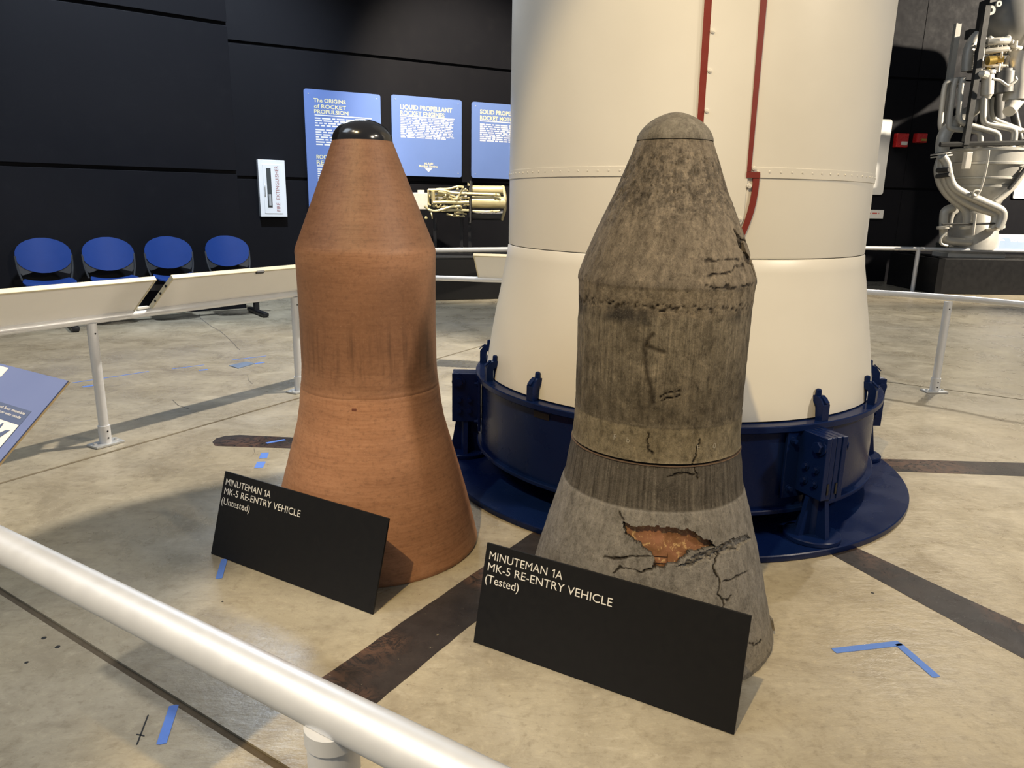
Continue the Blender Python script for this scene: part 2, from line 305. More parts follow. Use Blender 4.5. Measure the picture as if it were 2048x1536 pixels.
# ------------------------------------------------------------------ mesh helpers
class MB:
    def __init__(s): s.v = []; s.f = []
    def add(s, vs, fs):
        k = len(s.v); s.v += [tuple(p) for p in vs]; s.f += [tuple(i + k for i in f) for f in fs]; return s
    def box(s, c, size, ax=None, bev=0.0):
        ax = ax or (Vector((1, 0, 0)), Vector((0, 1, 0)), Vector((0, 0, 1)))
        c = Vector(c); h = [x / 2 for x in size]
        if bev <= 0:
            vs = [c + ax[0] * h[0] * i + ax[1] * h[1] * j + ax[2] * h[2] * k for i in (-1, 1) for j in (-1, 1) for k in (-1, 1)]
            return s.add(vs, [(0, 1, 3, 2), (4, 6, 7, 5), (0, 4, 5, 1), (2, 3, 7, 6), (0, 2, 6, 4), (1, 5, 7, 3)])
        bm = bmesh.new(); bmesh.ops.create_cube(bm, size=1.0)
        for v in bm.verts: v.co = Vector([v.co[i] * size[i] for i in range(3)])
        bmesh.ops.bevel(bm, geom=list(bm.edges), offset=bev, segments=2, affect='EDGES', profile=0.6)
        bm.verts.index_update()
        vs = [c + ax[0] * v.co.x + ax[1] * v.co.y + ax[2] * v.co.z for v in bm.verts]
        fs = [tuple(v.index for v in f.verts) for f in bm.faces]; bm.free()
        return s.add(vs, fs)
    def prism(s, poly, ax, o, thick):
        """poly: 2-D points in the plane (ax[0], ax[1]) from o; extruded by thick along ax[2]"""
        o = Vector(o); n = len(poly)
        vs = [o + ax[0] * p[0] + ax[1] * p[1] for p in poly] + [o + ax[0] * p[0] + ax[1] * p[1] + ax[2] * thick for p in poly]
        return s.add(vs, [tuple(range(n - 1, -1, -1)), tuple(range(n, 2 * n))] + [(i, (i + 1) % n, n + (i + 1) % n, n + i) for i in range(n)])
    def cyl(s, a, b, r0, r1=None, seg=20, caps=True):
        a, b = Vector(a), Vector(b); r1 = r0 if r1 is None else r1
        d = (b - a).normalized(); u = d.orthogonal().normalized(); w = d.cross(u)
        vs = []
        for p, r in ((a, r0), (b, r1)):
            vs += [p + (u * math.cos(2 * math.pi * i / seg) + w * math.sin(2 * math.pi * i / seg)) * r for i in range(seg)]
        fs = [(i, (i + 1) % seg, seg + (i + 1) % seg, seg + i) for i in range(seg)]
        if caps: fs += [tuple(range(seg - 1, -1, -1)), tuple(range(seg, 2 * seg))]
        return s.add(vs, fs)
    def lathe(s, prof, axis_o=(0, 0, 0), ax=None, seg=48, a0=0.0, a1=2 * math.pi, close=False):
        """prof: (r, h) pairs"""
        ax = ax or (Vector((1, 0, 0)), Vector((0, 1, 0)), Vector((0, 0, 1)))
        o = Vector(axis_o); full = abs(a1 - a0 - 2 * math.pi) < 1e-6; na = seg if full else seg + 1
        vs = []
        for r, h in prof:
            for i in range(na):
                t = a0 + (a1 - a0) * i / seg
                vs.append(o + (ax[0] * math.cos(t) + ax[1] * math.sin(t)) * r + ax[2] * h)
        fs = []; m = len(prof)
        for j in range(m if close else m - 1):
            j2 = (j + 1) % m
            for i in range(seg):
                i2 = (i + 1) % na
                fs.append((j * na + i, j * na + i2, j2 * na + i2, j2 * na + i))
        return s.add(vs, fs)
    def tube(s, pts, r, seg=10, bend=0.0, caps=True):
        P = [Vector(p) for p in pts]
        if bend > 0 and len(P) > 2:
            Q = [P[0]]
            for i in range(1, len(P) - 1):
                a, b, c = P[i - 1], P[i], P[i + 1]
                d1 = min(bend, (a - b).length * 0.48); d2 = min(bend, (c - b).length * 0.48)
                p0 = b + (a - b).normalized() * d1; p2 = b + (c - b).normalized() * d2
                for k in range(6):
                    t = k / 5; Q.append(p0 * (1 - t) ** 2 + b * 2 * t * (1 - t) + p2 * t * t)
            Q.append(P[-1]); P = Q
        u = None; vs = []
        for i, p in enumerate(P):
            d = ((P[i + 1] if i + 1 < len(P) else p) - (P[i - 1] if i else p)).normalized()
            if u is None: u = d.orthogonal().normalized()
            u = (u - d * u.dot(d)).normalized(); w = d.cross(u)
            rr = r[i] if isinstance(r, (list, tuple)) else r
            vs += [p + (u * math.cos(2 * math.pi * k / seg) + w * math.sin(2 * math.pi * k / seg)) * rr for k in range(seg)]
        fs = []
        for i in range(len(P) - 1):
            for k in range(seg):
                k2 = (k + 1) % seg; fs.append((i * seg + k, i * seg + k2, (i + 1) * seg + k2, (i + 1) * seg + k))
        if caps: fs += [tuple(range(seg - 1, -1, -1)), tuple(range((len(P) - 1) * seg, len(P) * seg))]
        return s.add(vs, fs)
    def ball(s, c, r, seg=14, sq=1.0):
        prof = [(max(1e-4, r * math.sin(math.pi * i / 8)), -r * sq * math.cos(math.pi * i / 8)) for i in range(9)]
        return s.lathe(prof, c, None, seg)
    def hexbolt(s, c, d, r, h):
        c = Vector(c); d = Vector(d).normalized()
        s.cyl(c, c + d * h * 0.25, r * 1.45, seg=16); return s.cyl(c + d * h * 0.25, c + d * h, r, r * 0.94, seg=6)

ORG = {}
def thing(name, label, cat, loc=(0, 0, 0), group=None):
    o = bpy.data.objects.new(name, None); COL.objects.link(o); o.location = loc; o.empty_display_size = 0.1
    o['label'] = label; o['category'] = cat
    if group: o['group'] = group
    ORG[o.name] = Vector(loc); return o
def ob(name, mb, mat, parent=None, label=None, cat=None, kind=None, group=None, smooth=True, angle=32, org=None, mesh=None):
    if parent is not None: o0 = ORG[parent.name]
    elif org is not None: o0 = Vector(org)
    else:
        a = np.array(mb.v); o0 = Vector((float(a[:, 0].mean()), float(a[:, 1].mean()), float(a[:, 2].min())))
    if mesh is None:
        me = bpy.data.meshes.new(name); me.from_pydata([tuple(Vector(p) - o0) for p in mb.v], [], mb.f); me.validate()
        bm = bmesh.new(); bm.from_mesh(me); bmesh.ops.recalc_face_normals(bm, faces=bm.faces); bm.to_mesh(me); bm.free()
    else: me = mesh
    me.materials.clear(); me.materials.append(mat)
    if smooth:
        me.polygons.foreach_set('use_smooth', [True] * len(me.polygons)); me.set_sharp_from_angle(angle=R_(angle))
    o = bpy.data.objects.new(name, me); COL.objects.link(o)
    if parent is not None: o.parent = parent
    else: o.location = o0
    ORG[o.name] = o0
    if label: o['label'] = label
    if cat: o['category'] = cat
    if kind: o['kind'] = kind
    if group: o['group'] = group
    return o

def px(u, v): return CR * ((u - 1024) / FPX) + CD * ((v - 768) / FPX) + fwd
def gz(u, v, z=0.0):
    d = px(u, v); return CAM + d * ((z - CAMH) / d.z)
def aty(u, v, y):
    d = px(u, v); return CAM + d * (y / d.y)
def onplane(u, v, p, n):
    d = px(u, v); return CAM + d * ((Vector(p) - CAM).dot(n) / d.dot(n))
UP = Vector((0, 0, 1))

_fonts = {}
def text_mb(s, cap, width, o, ex, ey, mb=None, bold=0.0, depth=0.0008, align='LEFT'):
    """flat lettering as mesh; cap height and width in metres, o is the baseline start"""
    cu = bpy.data.curves.new('t', 'FONT'); cu.body = s; cu.size = 1.0; cu.offset = bold; cu.extrude = 0.0; cu.resolution_u = 3
    to = bpy.data.objects.new('t', cu); COL.objects.link(to)
    bpy.context.view_layer.update()
    me = bpy.data.meshes.new_from_object(to.evaluated_get(bpy.context.evaluated_depsgraph_get()))
    vs = [v.co.copy() for v in me.vertices]; fs = [tuple(p.vertices) for p in me.polygons]
    bpy.data.objects.remove(to); bpy.data.curves.remove(cu); bpy.data.meshes.remove(me)
    xs = [v.x for v in vs]; x0, x1 = min(xs), max(xs)
    capn = 0.70
    sy = cap / capn; sx = width / (x1 - x0) if width else sy
    n = ex.cross(ey)
    mb = mb or MB()
    off = {'LEFT': 0, 'CENTER': -0.5 * (x1 - x0) * sx}[align]
    return mb.add([o + ex * ((v.x - x0) * sx + off) + ey * (v.y * sy) + n * depth for v in vs], fs)
def bars(mb, o, ex, ey, w, rows, pitch, h, jit=0.0, mean=0.035, gap=0.006):
    """rows of word-sized dashes standing for print far too small to read"""
    n = ex.cross(ey)
    for r in range(rows):
        x = 0.0; lim = w * (1 - (random.random() * 0.4 if r == rows - 1 else random.random() * jit))
        while x < lim:
            l = min(mean * (0.4 + 1.2 * random.random()), lim - x)
            if l > mean * 0.15:
                p = o + ex * x - ey * (r * pitch)
                mb.add([p + n * 0.001, p + ex * l + n * 0.001, p + ex * l - ey * h + n * 0.001, p - ey * h + n * 0.001], [(0, 3, 2, 1)])
            x += l + gap
    return mb
def rrect(w, h, r, k=4):
    P = []
    for cx, cy, a in ((w - r, h - r, 0), (r, h - r, 90), (r, r, 180), (w - r, r, 270)):
        for i in range(k + 1):
            t = R_(a + 90 * i / k); P.append((cx + r * math.cos(t), cy + r * math.sin(t)))
    return P

# ------------------------------------------------------------------ floor
def lineint(p, d, q, e):
    M2 = np.array([[d[0], -e[0]], [d[1], -e[1]]]); s = np.linalg.solve(M2, np.array([q[0] - p[0], q[1] - p[1]])); return np.array(p) + s[0] * np.array(d)
dL = np.array([math.cos(R_(59.6)), math.sin(R_(59.6))]); dG = np.array([math.cos(R_(-33.0)), math.sin(R_(-33.0))])
pLn = (-1.56, 5.055); pGn = (-1.05, 1.884); pRn = (3.49, 5.704); pFn = (3.9, -1.35)
corn = [lineint(pLn, dL, pGn, dG), lineint(pGn, dG, pFn, dL), lineint(pFn, dL, pRn, dG), lineint(pRn, dG, pLn, dL)]
cc = sum(corn) / 4
def off(c, k):                                   # offset a square corner outward by k
    a = np.sign(np.dot(c - cc, dL)); b = np.sign(np.dot(c - cc, dG)); return c + dL * a * k + dG * b * k
floor_root = None
fmb = MB(); th = 0.016; gap = 0.012
inn = [off(c, -gap) for c in corn]; out = [off(c, gap) for c in corn]; far = [off(c, 26.0) for c in corn]
v = [(*p, 0) for p in inn] + [(*p, -th) for p in inn] + [(*p, -th) for p in out] + [(*p, 0) for p in out] + [(*p, 0) for p in far] + [(*p, -0.25) for p in far]
f = [(0, 1, 2, 3)]
for a in (0, 4, 8, 12, 16):
    f += [(a + i, a + (i + 1) % 4, a + 4 + (i + 1) % 4, a + 4 + i) for i in range(4)]
f.append((20, 21, 22, 23))
fmb.add(v, f)
floor = ob('floor', fmb, CONC, kind='structure', smooth=False, org=(0, 0, 0))
_gm = MB(); _a = [off(c, -.0115) for c in corn]; _b = [off(c, .0115) for c in corn]
_gm.add([(*p, -.0155) for p in _a] + [(*p, -.0155) for p in _b] + [(*p, -.006) for p in _a] + [(*p, -.006) for p in _b], [q for i in range(4) for j in [(i + 1) % 4] for q in ((8 + i, 8 + j, 12 + j, 12 + i), (i, 4 + i, 4 + j, j), (i, j, 8 + j, 8 + i), (4 + i, 12 + i, 12 + j, 4 + j))])
ob('joint_filler', _gm, simple('dirty_joint', (0.105, 0.083, 0.056), 0.85, 0, 0.2, 0.35, 40, 0.4), floor, smooth=False)
def flat(pts, z=0.0012, base=0.0002):
    mb = MB(); n = len(pts)
    mb.add([(p[0], p[1], base) for p in pts] + [(p[0], p[1], z) for p in pts], [tuple(range(n - 1, -1, -1)), tuple(range(n, 2 * n))] + [(i, (i + 1) % n, n + (i + 1) % n, n + i) for i in range(n)])
    return mb
def quadpx(*p): return [gz(*q) for q in p]
RKX, RKY = 0.86, 3.929
def ray_stripe(inner, a, b, w0, w1):
    pass
# black painted stripes that radiate from the stand
s1a, s1b, s1c, s1d = gz(615, 1375), gz(728, 1427), gz(1015, 1170), gz(945, 1148)
ctr = Vector((RKX, RKY, 0))
def stripe(p, q, ext_in, ext_out):
    """p, q: the two edges (near, far points) of a stripe; prolonged both ways"""
    (a0, a1), (b0, b1) = p, q
    da = (a1 - a0).normalized(); db = (b1 - b0).normalized()
    return [a0 - da * ext_out, a1 + da * ext_in, b1 + db * ext_in, b0 - db * ext_out]
st = [('stripe', stripe((gz(615, 1375), gz(945, 1148)), (gz(728, 1427), gz(1015, 1190)), 0.75, 0.05)),
      ('stripe', stripe((gz(2048, 1318), gz(1700, 1130)), (gz(2048, 1250), gz(1748, 1112)), 0.2, 3.2)),
      ('stripe', stripe((gz(2048, 953), gz(1800, 943)), (gz(2048, 926), gz(1770, 918)), 0.15, 3.2))]
def wavy(p):
    a0, a1, b1, b0 = p; L = []
    for q, w in ((a0, a1), (b1, b0)):
        n = 60; d = (w - q).normalized(); nn_ = Vector((-d.y, d.x, 0)); k = 0.0
        for i in range(n + 1):
            k = k * .4 + random.uniform(-.0016, .0016); L.append(q.lerp(w, i / n) + nn_ * (k if 0 < i < n else 0))
    return L
for nm, p in st:
    ob('painted_stripe', flat(wavy(p), 0.001), STRIPE, floor, smooth=False)
p0 = gz(440, 880); cap_pts = [gz(x, y) for x, y in ((425, 884), (432, 877), (450, 872), (480, 870), (585, 875), (650, 876), (650, 899), (582, 897), (430, 892))]
ob('painted_stripe', flat(cap_pts, 0.001), STRIPE, floor, label='black stripe with a rounded worn end', smooth=False)

# ------------------------------------------------------------------ walls
tA = Vector((0.7997, 0.6004, 0)).normalized(); nA = Vector((-tA.y, tA.x, 0))
tB = Vector((0.8882, 0.4595, 0)).normalized(); nB = Vector((-tB.y, tB.x, 0))
tC = Vector((0.990, 0.141, 0)).normalized(); nC = Vector((-tC.y, tC.x, 0))
cA = Vector((-3.452, 9.459, 0)); pB = Vector((-3.80, 10.40, 0))
pC = Vector((7.035, 14.5, 0))
def wall(name, p, t, s0, s1, levels, thick, joints=(), ext=False):
    n = Vector((-t.y, t.x, 0)); g = 0.022
    root = thing(name, '', '', p); del root['label']; del root['category']; root['kind'] = 'structure'
    bk = MB(); bk.box(p + t * (s0 + s1) / 2 + n * (thick * 0.5 + 0.035) + UP * levels[-1] / 2, (s1 - s0, thick - 0.01, levels[-1]), (t, n, UP)); ob('wall_backing', bk, WALL, root, smooth=False)
    xs = [s0, *joints, s1]
    for i in range(len(levels) - 1):
        for j in range(len(xs) - 1):
            z0 = levels[i] + (g if i else 0); z1 = levels[i + 1] - g
            a = xs[j] + (0.004 if j else 0); b = xs[j + 1] - (0.004 if j < len(xs) - 2 else 0)
            mb = MB(); mb.box(p + t * (a + b) / 2 + n * 0.02 + UP * (z0 + z1) / 2, (b - a, 0.04, z1 - z0), (t, n, UP), 0.004)
            ob('wall_panel', mb, WALL, root, smooth=False)
    return root
wall('wall_left', cA, tA, -9.0, 0.0, [0, 1.69, 3.38, 5.1, 6.8], 0.5)
sBC = (lineint((pB.x, pB.y), (tB.x, tB.y), (pC.x, pC.y), (tC.x, tC.y)) - np.array((pB.x, pB.y))); sBC = float(np.hypot(*sBC))
wall('wall_back', pB, tB, -1.6, sBC, [0, 1.655, 3.37, 5.1, 6.8], 0.3, joints=(4.45,))
sC0 = -(pC - (pB + tB * sBC)).length
wall('wall_right', pC, tC, sC0, 9.0, [0, 1.76, 3.72, 5.4, 7.0], 0.3, joints=(0.35,))
# return of the left wall where it stands proud of the back wall
mb = MB(); q = pB + tB * 0.0
mb.box((cA + nA * 0.75) - tA * 0.08 + UP * 3.4, (0.16, 0.62, 6.8), (tA, nA, UP)); ob('wall_return', mb, WALL, kind='structure', smooth=False)

# ------------------------------------------------------------------ re-entry vehicles
def dist_poly(P, pl):
    d = np.full(len(P), 1e9)
    for a, b in zip(pl[:-1], pl[1:]):
        a = np.array(a); b = np.array(b); ab = b - a; L = max(1e-12, ab @ ab)
        t = np.clip(((P - a) @ ab) / L, 0, 1); d = np.minimum(d, np.hypot(*(P - a - t[:, None] * ab).T))
    return d
def inpoly(P, poly):
    x, y = P[:, 0], P[:, 1]; r = np.zeros(len(P), bool); n = len(poly)
    for i in range(n):
        x1, y1 = poly[i]; x2, y2 = poly[(i + 1) % n]
        with np.errstate(divide='ignore', invalid='ignore'):
            c = ((y1 > y) != (y2 > y)) & (x < (x2 - x1) * (y - y1) / (y2 - y1 + 1e-15) + x1)
        r ^= c
    return r
def smooth_noise(a, z, sa, sz, seed, octv=4):
    """cheap periodic value noise over angle (rad) and height"""
    out = np.zeros_like(a); amp = 1.0
    g = np.random.default_rng(seed)
    for o in range(octv):
        na = max(4, int(round(2 * math.pi * sa * 2 ** o))); nz = int(2.2 * sz * 2 ** o) + 3
        G = g.random((nz, na)); u = (a / (2 * math.pi) % 1.0) * na; w = np.clip(z, 0, 2) * sz * 2 ** o
        i = np.floor(u).astype(int); j = np.floor(w).astype(int); fu = u - i; fw = w - j
        fu = fu * fu * (3 - 2 * fu); fw = fw * fw * (3 - 2 * fw)
        i0 = i % na; i1 = (i + 1) % na; j0 = j % nz; j1 = (j + 1) % nz
        out += amp * ((G[j0, i0] * (1 - fu) + G[j0, i1] * fu) * (1 - fw) + (G[j1, i0] * (1 - fu) + G[j1, i1] * fu) * fw - 0.5)
        amp *= 0.5
    return out
def shell(zs, rs, z0, z1, dz, na, disp=None, cap_bottom=True, cap_top=True, hole=None, rim=0.018):
    """surface of revolution as a dense grid; disp(angle_deg, z) -> radial offset, soot"""
    nz = max(2, int(round((z1 - z0) / dz)) + 1); z = np.linspace(z0, z1, nz); A = np.linspace(-math.pi, math.pi, na, endpoint=False) - math.pi / 2 + math.pi
    A = np.linspace(0, 2 * math.pi, na, endpoint=False) + math.pi / 2         # start at the back
    a2, z2 = np.meshgrid(A, z); a2 = a2.ravel(); z2 = z2.ravel()
    adeg = (np.degrees(a2) + 180) % 360 - 180
    r = np.interp(z2, zs, rs); soot = np.zeros_like(r)
    if disp is not None:
        d, soot = disp(adeg, z2, a2); r = r + d
    V = np.c_[r * np.cos(a2), r * np.sin(a2), z2]
    I = np.arange(nz * na).reshape(nz, na); In = np.roll(I, -1, 1)
    F = np.stack([I[:-1], In[:-1], In[1:], I[1:]], -1).reshape(-1, 4)
    extra = []
    if hole is not None:
        rad = 0.33
        P = np.c_[np.radians(adeg) * rad, z2]; j = 0.004
        P = P + np.c_[smooth_noise(a2, z2, 14, 90, 5, 3), smooth_noise(a2, z2, 14, 90, 6, 3)] * 0.010
        inside = inpoly(P, [(R_(x) * rad, y) for x, y in hole])
        kill = inside[F].all(1); edge_f = F[kill]
        F = F[~kill]
        cnt = {}
        for q in edge_f:
            for k in range(4):
                e = (int(q[k]), int(q[(k + 1) % 4])); 
                if (e[1], e[0]) in cnt: del cnt[(e[1], e[0])]
                else: cnt[e] = 1
        ids = sorted({i for e in cnt for i in e}); mp = {}
        Vn = []
        for i in ids:
            p = V[i]; h = math.hypot(p[0], p[1]); k = (h - rim) / h; mp[i] = len(V) + len(Vn); Vn.append((p[0] * k, p[1] * k, p[2]))
        if Vn:
            V = np.vstack([V, np.array(Vn)]); soot = np.r_[soot, np.full(len(Vn), 0.75)]
            extra = [(b, a, mp[a], mp[b]) for a, b in cnt]
            extra = [(a, b, mp[b], mp[a]) for a, b in cnt]
    faces = [tuple(int(i) for i in q) for q in F] + [tuple(q) for q in extra]
    if cap_bottom: faces.append(tuple(int(i) for i in I[0][::-1]))
    if cap_top: faces.append(tuple(int(i) for i in I[-1]))
    me = bpy.data.meshes.new('shell'); me.from_pydata(V.tolist(), [], faces)
    at = me.attributes.new('soot', 'FLOAT', 'POINT'); at.data.foreach_set('value', soot.astype(np.float32))
    me.update(); return me
def cap_prof(r0, z0, h, n=14):
    return [z0 + h * math.sin(math.pi / 2 * i / n) for i in range(n + 1)], [max(1e-4, r0 * math.cos(math.pi / 2 * i / n)) for i in range(n + 1)]

# --- untested one, smooth terracotta
v1 = thing('reentry_vehicle', 'smooth terracotta brown re-entry vehicle with glossy black nose cap behind the (Untested) sign', 'missile warhead', (-0.568, 2.883, 0))
z1 = [0, .012, .04, .10, .215, .294, .36, .42, .48, .55, .62, .68, .69, .6925, .6955, .698, .72, .78, .95, 1.115, 1.198, 1.2075, 1.216, 1.228, 1.30, 1.42, 1.606]
r1 = [.426, .4285, .4215, .408, .3815, .361, .3425, .3255, .308, .2885, .2765, .2695, .2688, .2668, .2668, .2680, .2640, .2600, .2585, .2600, .2618, .2622, .2612, .2575, .2285, .1805, .1085]
K1 = 1.02; _q = np.array(z1); z1n = CAMH + (_q - CAMH) * K1; r1n = np.array(r1) * K1
z1 = [0.0, .010] + [float(z) for z in z1n if z > .012]; r1 = [float(r1n[np.argmin(abs(z1n - .012))]) - .002, float(np.interp(.010, z1n, r1n))] + [float(r) for z, r in zip(z1n, r1n) if z > .012]
zj1 = CAMH + (.694 - CAMH) * K1; zt1 = CAMH + (1.606 - CAMH) * K1
for nm, a, b, cb in (('flare', 0.0, zj1, True), ('body_shell', zj1, zt1, False)):
    me = shell(z1, r1, a, b, 0.006, 240, None, cb, True); ob(nm, None, TERRA, v1, mesh=me)
zc, rc = cap_prof(.1095 * K1, zt1 + .001, .0755)
mb = MB(); mb.lathe([(.1, zt1 - .002), (.1095 * K1, zt1 - .002), *zip(rc, zc)], (-0.568, 2.883, 0), None, 64); ob('nose_cap', mb, BLACKCAP, v1, label='glossy black domed nose cap')
mb = MB()
for a, z in ((-92, .645),):
    t = R_(a); e = Vector((-math.sin(t), math.cos(t), 0)); d = Vector((math.cos(t), math.sin(t), 0)); r = float(np.interp(z, z1, r1))
    c = Vector((-0.568, 2.883, z)) + d * (r + .0002)
    mb.box(c, (.017, .002, .010), (e, d, UP)); 
ob('inspection_plug', mb, simple('plug_resin', (0.15, 0.05, 0.03), 0.5), v1, label='small reddish rectangular plug')
v1.rotation_euler = (0, -0.004, 0)

# --- tested one, burnt and torn
VX, VY = 0.4713, 2.3024
v2 = thing('reentry_vehicle', 'scorched grey brown re-entry vehicle with torn hole showing copper behind the (Tested) sign', 'missile warhead', (VX, VY, 0))
z2p = [0, .02, .047, .14, .23, .33, .423, .48, .515, .519, .524, .54, .60, .646, .656, .6632, .668, .707, .763, .9, 1.03, 1.10, 1.135, 1.163, 1.178, 1.19, 1.25, 1.327, 1.433, 1.58]
r2p = [.428, .430, .421, .3985, .376, .3495, .3235, .307, .2965, .2945, .2945, .2895, .281, .274, .2728, .2712, .2690, .266, .2655, .2665, .267, .2675, .2695, .2710, .2712, .2690, .2475, .2175, .1685, .1115]
HOLE = [(-116.9, .484), (-110.6, .477), (-104.2, .479), (-97.9, .485), (-90.4, .482), (-83.9, .476), (-79.9, .481), (-77.2, .466), (-72.8, .45), (-66.9, .438), (-63.4, .42), (-61.6, .413), (-67.5, .41), (-72.3, .406), (-80, .404), (-82.2, .391), (-88.2, .375), (-93, .363), (-98.7, .359), (-97.9, .376), (-99, .392), (-102.1, .406), (-105.4, .426), (-110.7, .433), (-114.7, .446)]
CRUMB = [(-60.9, .415), (-49.7, .42), (-34, .407), (-30.7, .384), (-47.7, .385), (-57.3, .391), (-67.9, .385), (-79.2, .373), (-86.2, .37), (-81.1, .388), (-72.4, .401)]
CR_F = [[(-118.2, .509), (-116.5, .484)], [(-123.5, .371), (-118.6, .372), (-114.5, .374), (-108.8, .387), (-104.9, .393), (-100, .397)],
        [(-117.5, .33), (-113.9, .348), (-108.2, .357), (-104.2, .347), (-98.7, .361)], [(-67.4, .346), (-64.3, .325), (-63.5, .302), (-65.1, .281), (-63.2, .259), (-63.6, .22), (-65, .17)],
        [(-62, .317), (-57, .307), (-49.3, .308), (-42, .302)], [(-61.4, .395), (-65.8, .372), (-66.8, .345)], [(-76.7, .659), (-73.3, .632), (-72.9, .614)], [(-92.5, .628), (-84.1, .635), (-75.3, .632)],
        [(-48.7, .099), (-38.8, .076)], [(-66, .16), (-60, .12), (-61, .06)], [(-64, .27), (-60, .25), (-57, .26)]]
CR_B = [[(-76, 1.253), (-71, 1.249), (-62.8, 1.253), (-53.2, 1.254), (-41.1, 1.25)], [(-74.9, 1.207), (-67.7, 1.21), (-61.2, 1.214), (-53.1, 1.227), (-41.6, 1.233)], [(-78, 1.181), (-71.5, 1.178), (-62.7, 1.179), (-48, 1.176), (-32.9, 1.181)],
        [(-73.3, .734), (-74.8, .69), (-76.7, .659)], [(-105.4, .753), (-105.3, .705), (-102.7, .692)], [(-99.8, .861), (-93.9, .877), (-87.8, .884)], [(-98.4, .852), (-88.8, .866)], [(-41, 1.334), (-39, 1.306), (-36.5, 1.277), (-38, 1.249)],
        [(-41.5, 1.30), (-30, 1.295), (-18, 1.298)]]
GOUGE = [[(-107.1, 1.041), (-110.5, 1.019), (-111.3, .99), (-109.4, .938), (-107.5, .903), (-103.2, .844)], [(-110.3, 1.008), (-104.1, .998), (-99.2, .994)]]
CHUNK = [(-43, 1.335), (-38, 1.315), (-20, 1.30), (-5, 1.27), (-8, 1.235), (-30, 1.232), (-39.9, 1.247), (-38.3, 1.272), (-41.6, 1.289)]
def disp2(cracks, rad, base=0.0022):
    def fn(adeg, z, a):
        P = np.c_[np.radians(adeg) * rad, z]
        jit = np.c_[smooth_noise(a, z, 12, 70, 11, 3), smooth_noise(a, z, 12, 70, 12, 3)] * 0.011
        d = base * smooth_noise(a, z, 9, 25, 3, 5) + 0.0008 * smooth_noise(a, z, 40, 6, 4, 3)
        soot = np.zeros_like(z)
        for cr in cracks:
            pl = [(R_(x) * rad, y) for x, y in cr]
            k = dist_poly(P + jit, pl); w = 0.0022 + 0.0016 * np.clip(0.5 + smooth_noise(a, z, 8, 40, 61, 2), 0, 1.2)
            g = np.clip(1 - k / w, 0, 1); d -= 0.006 * g; soot = np.maximum(soot, np.clip(1.25 - k / w, 0, 1) * 0.85)
        return d, soot
    return fn
def disp_flare(adeg, z, a):
    d, s = disp2(CR_F, 0.33)(adeg, z, a)
    P = np.c_[np.radians(adeg) * .33, z] + np.c_[smooth_noise(a, z, 12, 70, 15, 3), smooth_noise(a, z, 12, 70, 16, 3)] * 0.012
    m = inpoly(P, [(R_(x) * .33, y) for x, y in CRUMB])
    n = smooth_noise(a, z, 22, 150, 21, 3)
    d = d - m * (0.008 + 0.014 * n); s = np.maximum(s, m * np.clip(-n * 1.3, 0, 0.6))
    edge = np.clip((0.035 - z) / 0.035, 0, 1) * smooth_noise(a, z, 6, 20, 33, 4) * 0.008
    return d + edge - 0.002 * (z > 0.521), s
def disp_body(adeg, z, a):
    d, s = disp2(CR_B, 0.268)(adeg, z, a)
    P = np.c_[np.radians(adeg) * .25, z]
    n = smooth_noise(a, z, 16, 60, 41, 4)
    m = inpoly(P + np.c_[n, n[::-1]] * 0.006, [(R_(x) * .25, y) for x, y in CHUNK])
    d = d - m * (0.010 + 0.014 * n); s = np.maximum(s, m * np.clip(0.25 - n * 1.5, 0, 0.85))
    for gpl in GOUGE:
        k = dist_poly(P + np.c_[n, n] * 0.004, [(R_(x) * .25, y) for x, y in gpl]); g = np.clip(1 - k / 0.009, 0, 1)
        d -= 0.005 * g; s = np.maximum(s, g * 0.55)
    lowr = (z < 1.17) & (z > 0.775)
    cone_r = np.clip((z - 1.30) / 0.12, 0, 1) * np.clip((1.58 - z) / 0.05, 0, 1)
    pit = smooth_noise(a, z, 30, 120, 51, 2)
    d -= cone_r * np.clip(pit - 0.12, 0, 1) * 0.010
    led = np.abs(z + 0.012 * n - 1.118) < 0.010
    d -= led * np.clip(pit, 0, 1) * 0.012; s = np.maximum(s, led * np.clip(pit * 1.6, 0, 0.6))
    return d - 0.0018 * lowr, s
me = shell(z2p, r2p, 0.0, 0.656, 0.0028, 760, disp_flare, False, True, HOLE, 0.020); ob('flare', None, CHARF, v2, mesh=me, label='grey charred flare with torn opening', angle=55)
me = shell(z2p, r2p, 0.6635, 1.58, 0.0042, 520, disp_body, True, True); ob('body_shell', None, CHAR, v2, mesh=me, angle=55)
t_ = np.linspace(0, 1, 41); zc = (1.582 + .083 * t_).tolist(); rc = np.maximum(.0012, .1125 * (1 - t_ ** 1.75) ** .62).tolist()
me = shell(zc, rc, 1.582, 1.6648, 0.004, 140, disp2([], .1, 0.0016), True, True)
ob('nose_cap', None, CHARC, v2, mesh=me, label='scorched blunt nose cap', angle=60)
mb = MB(); mb.lathe([(.24, .650), (.262, .650), (.262, .668), (.24, .668)], (VX, VY, 0), None, 90, close=True); ob('joint_gap', mb, simple('dark_joint', (.02, .015, .011), .8), v2)
mb = MB(); mb.lathe([(.262, .6540), (.2732, .6540), (.2735, .6550), (.2730, .6562), (.262, .6562)], (VX, VY, 0), None, 120, close=True); ob('joint_lip', mb, simple('rusty_joint_lip', (.105, .066, .042), .8, var=.5, scale=30), v2, label='rusty brown lip of the waist joint')
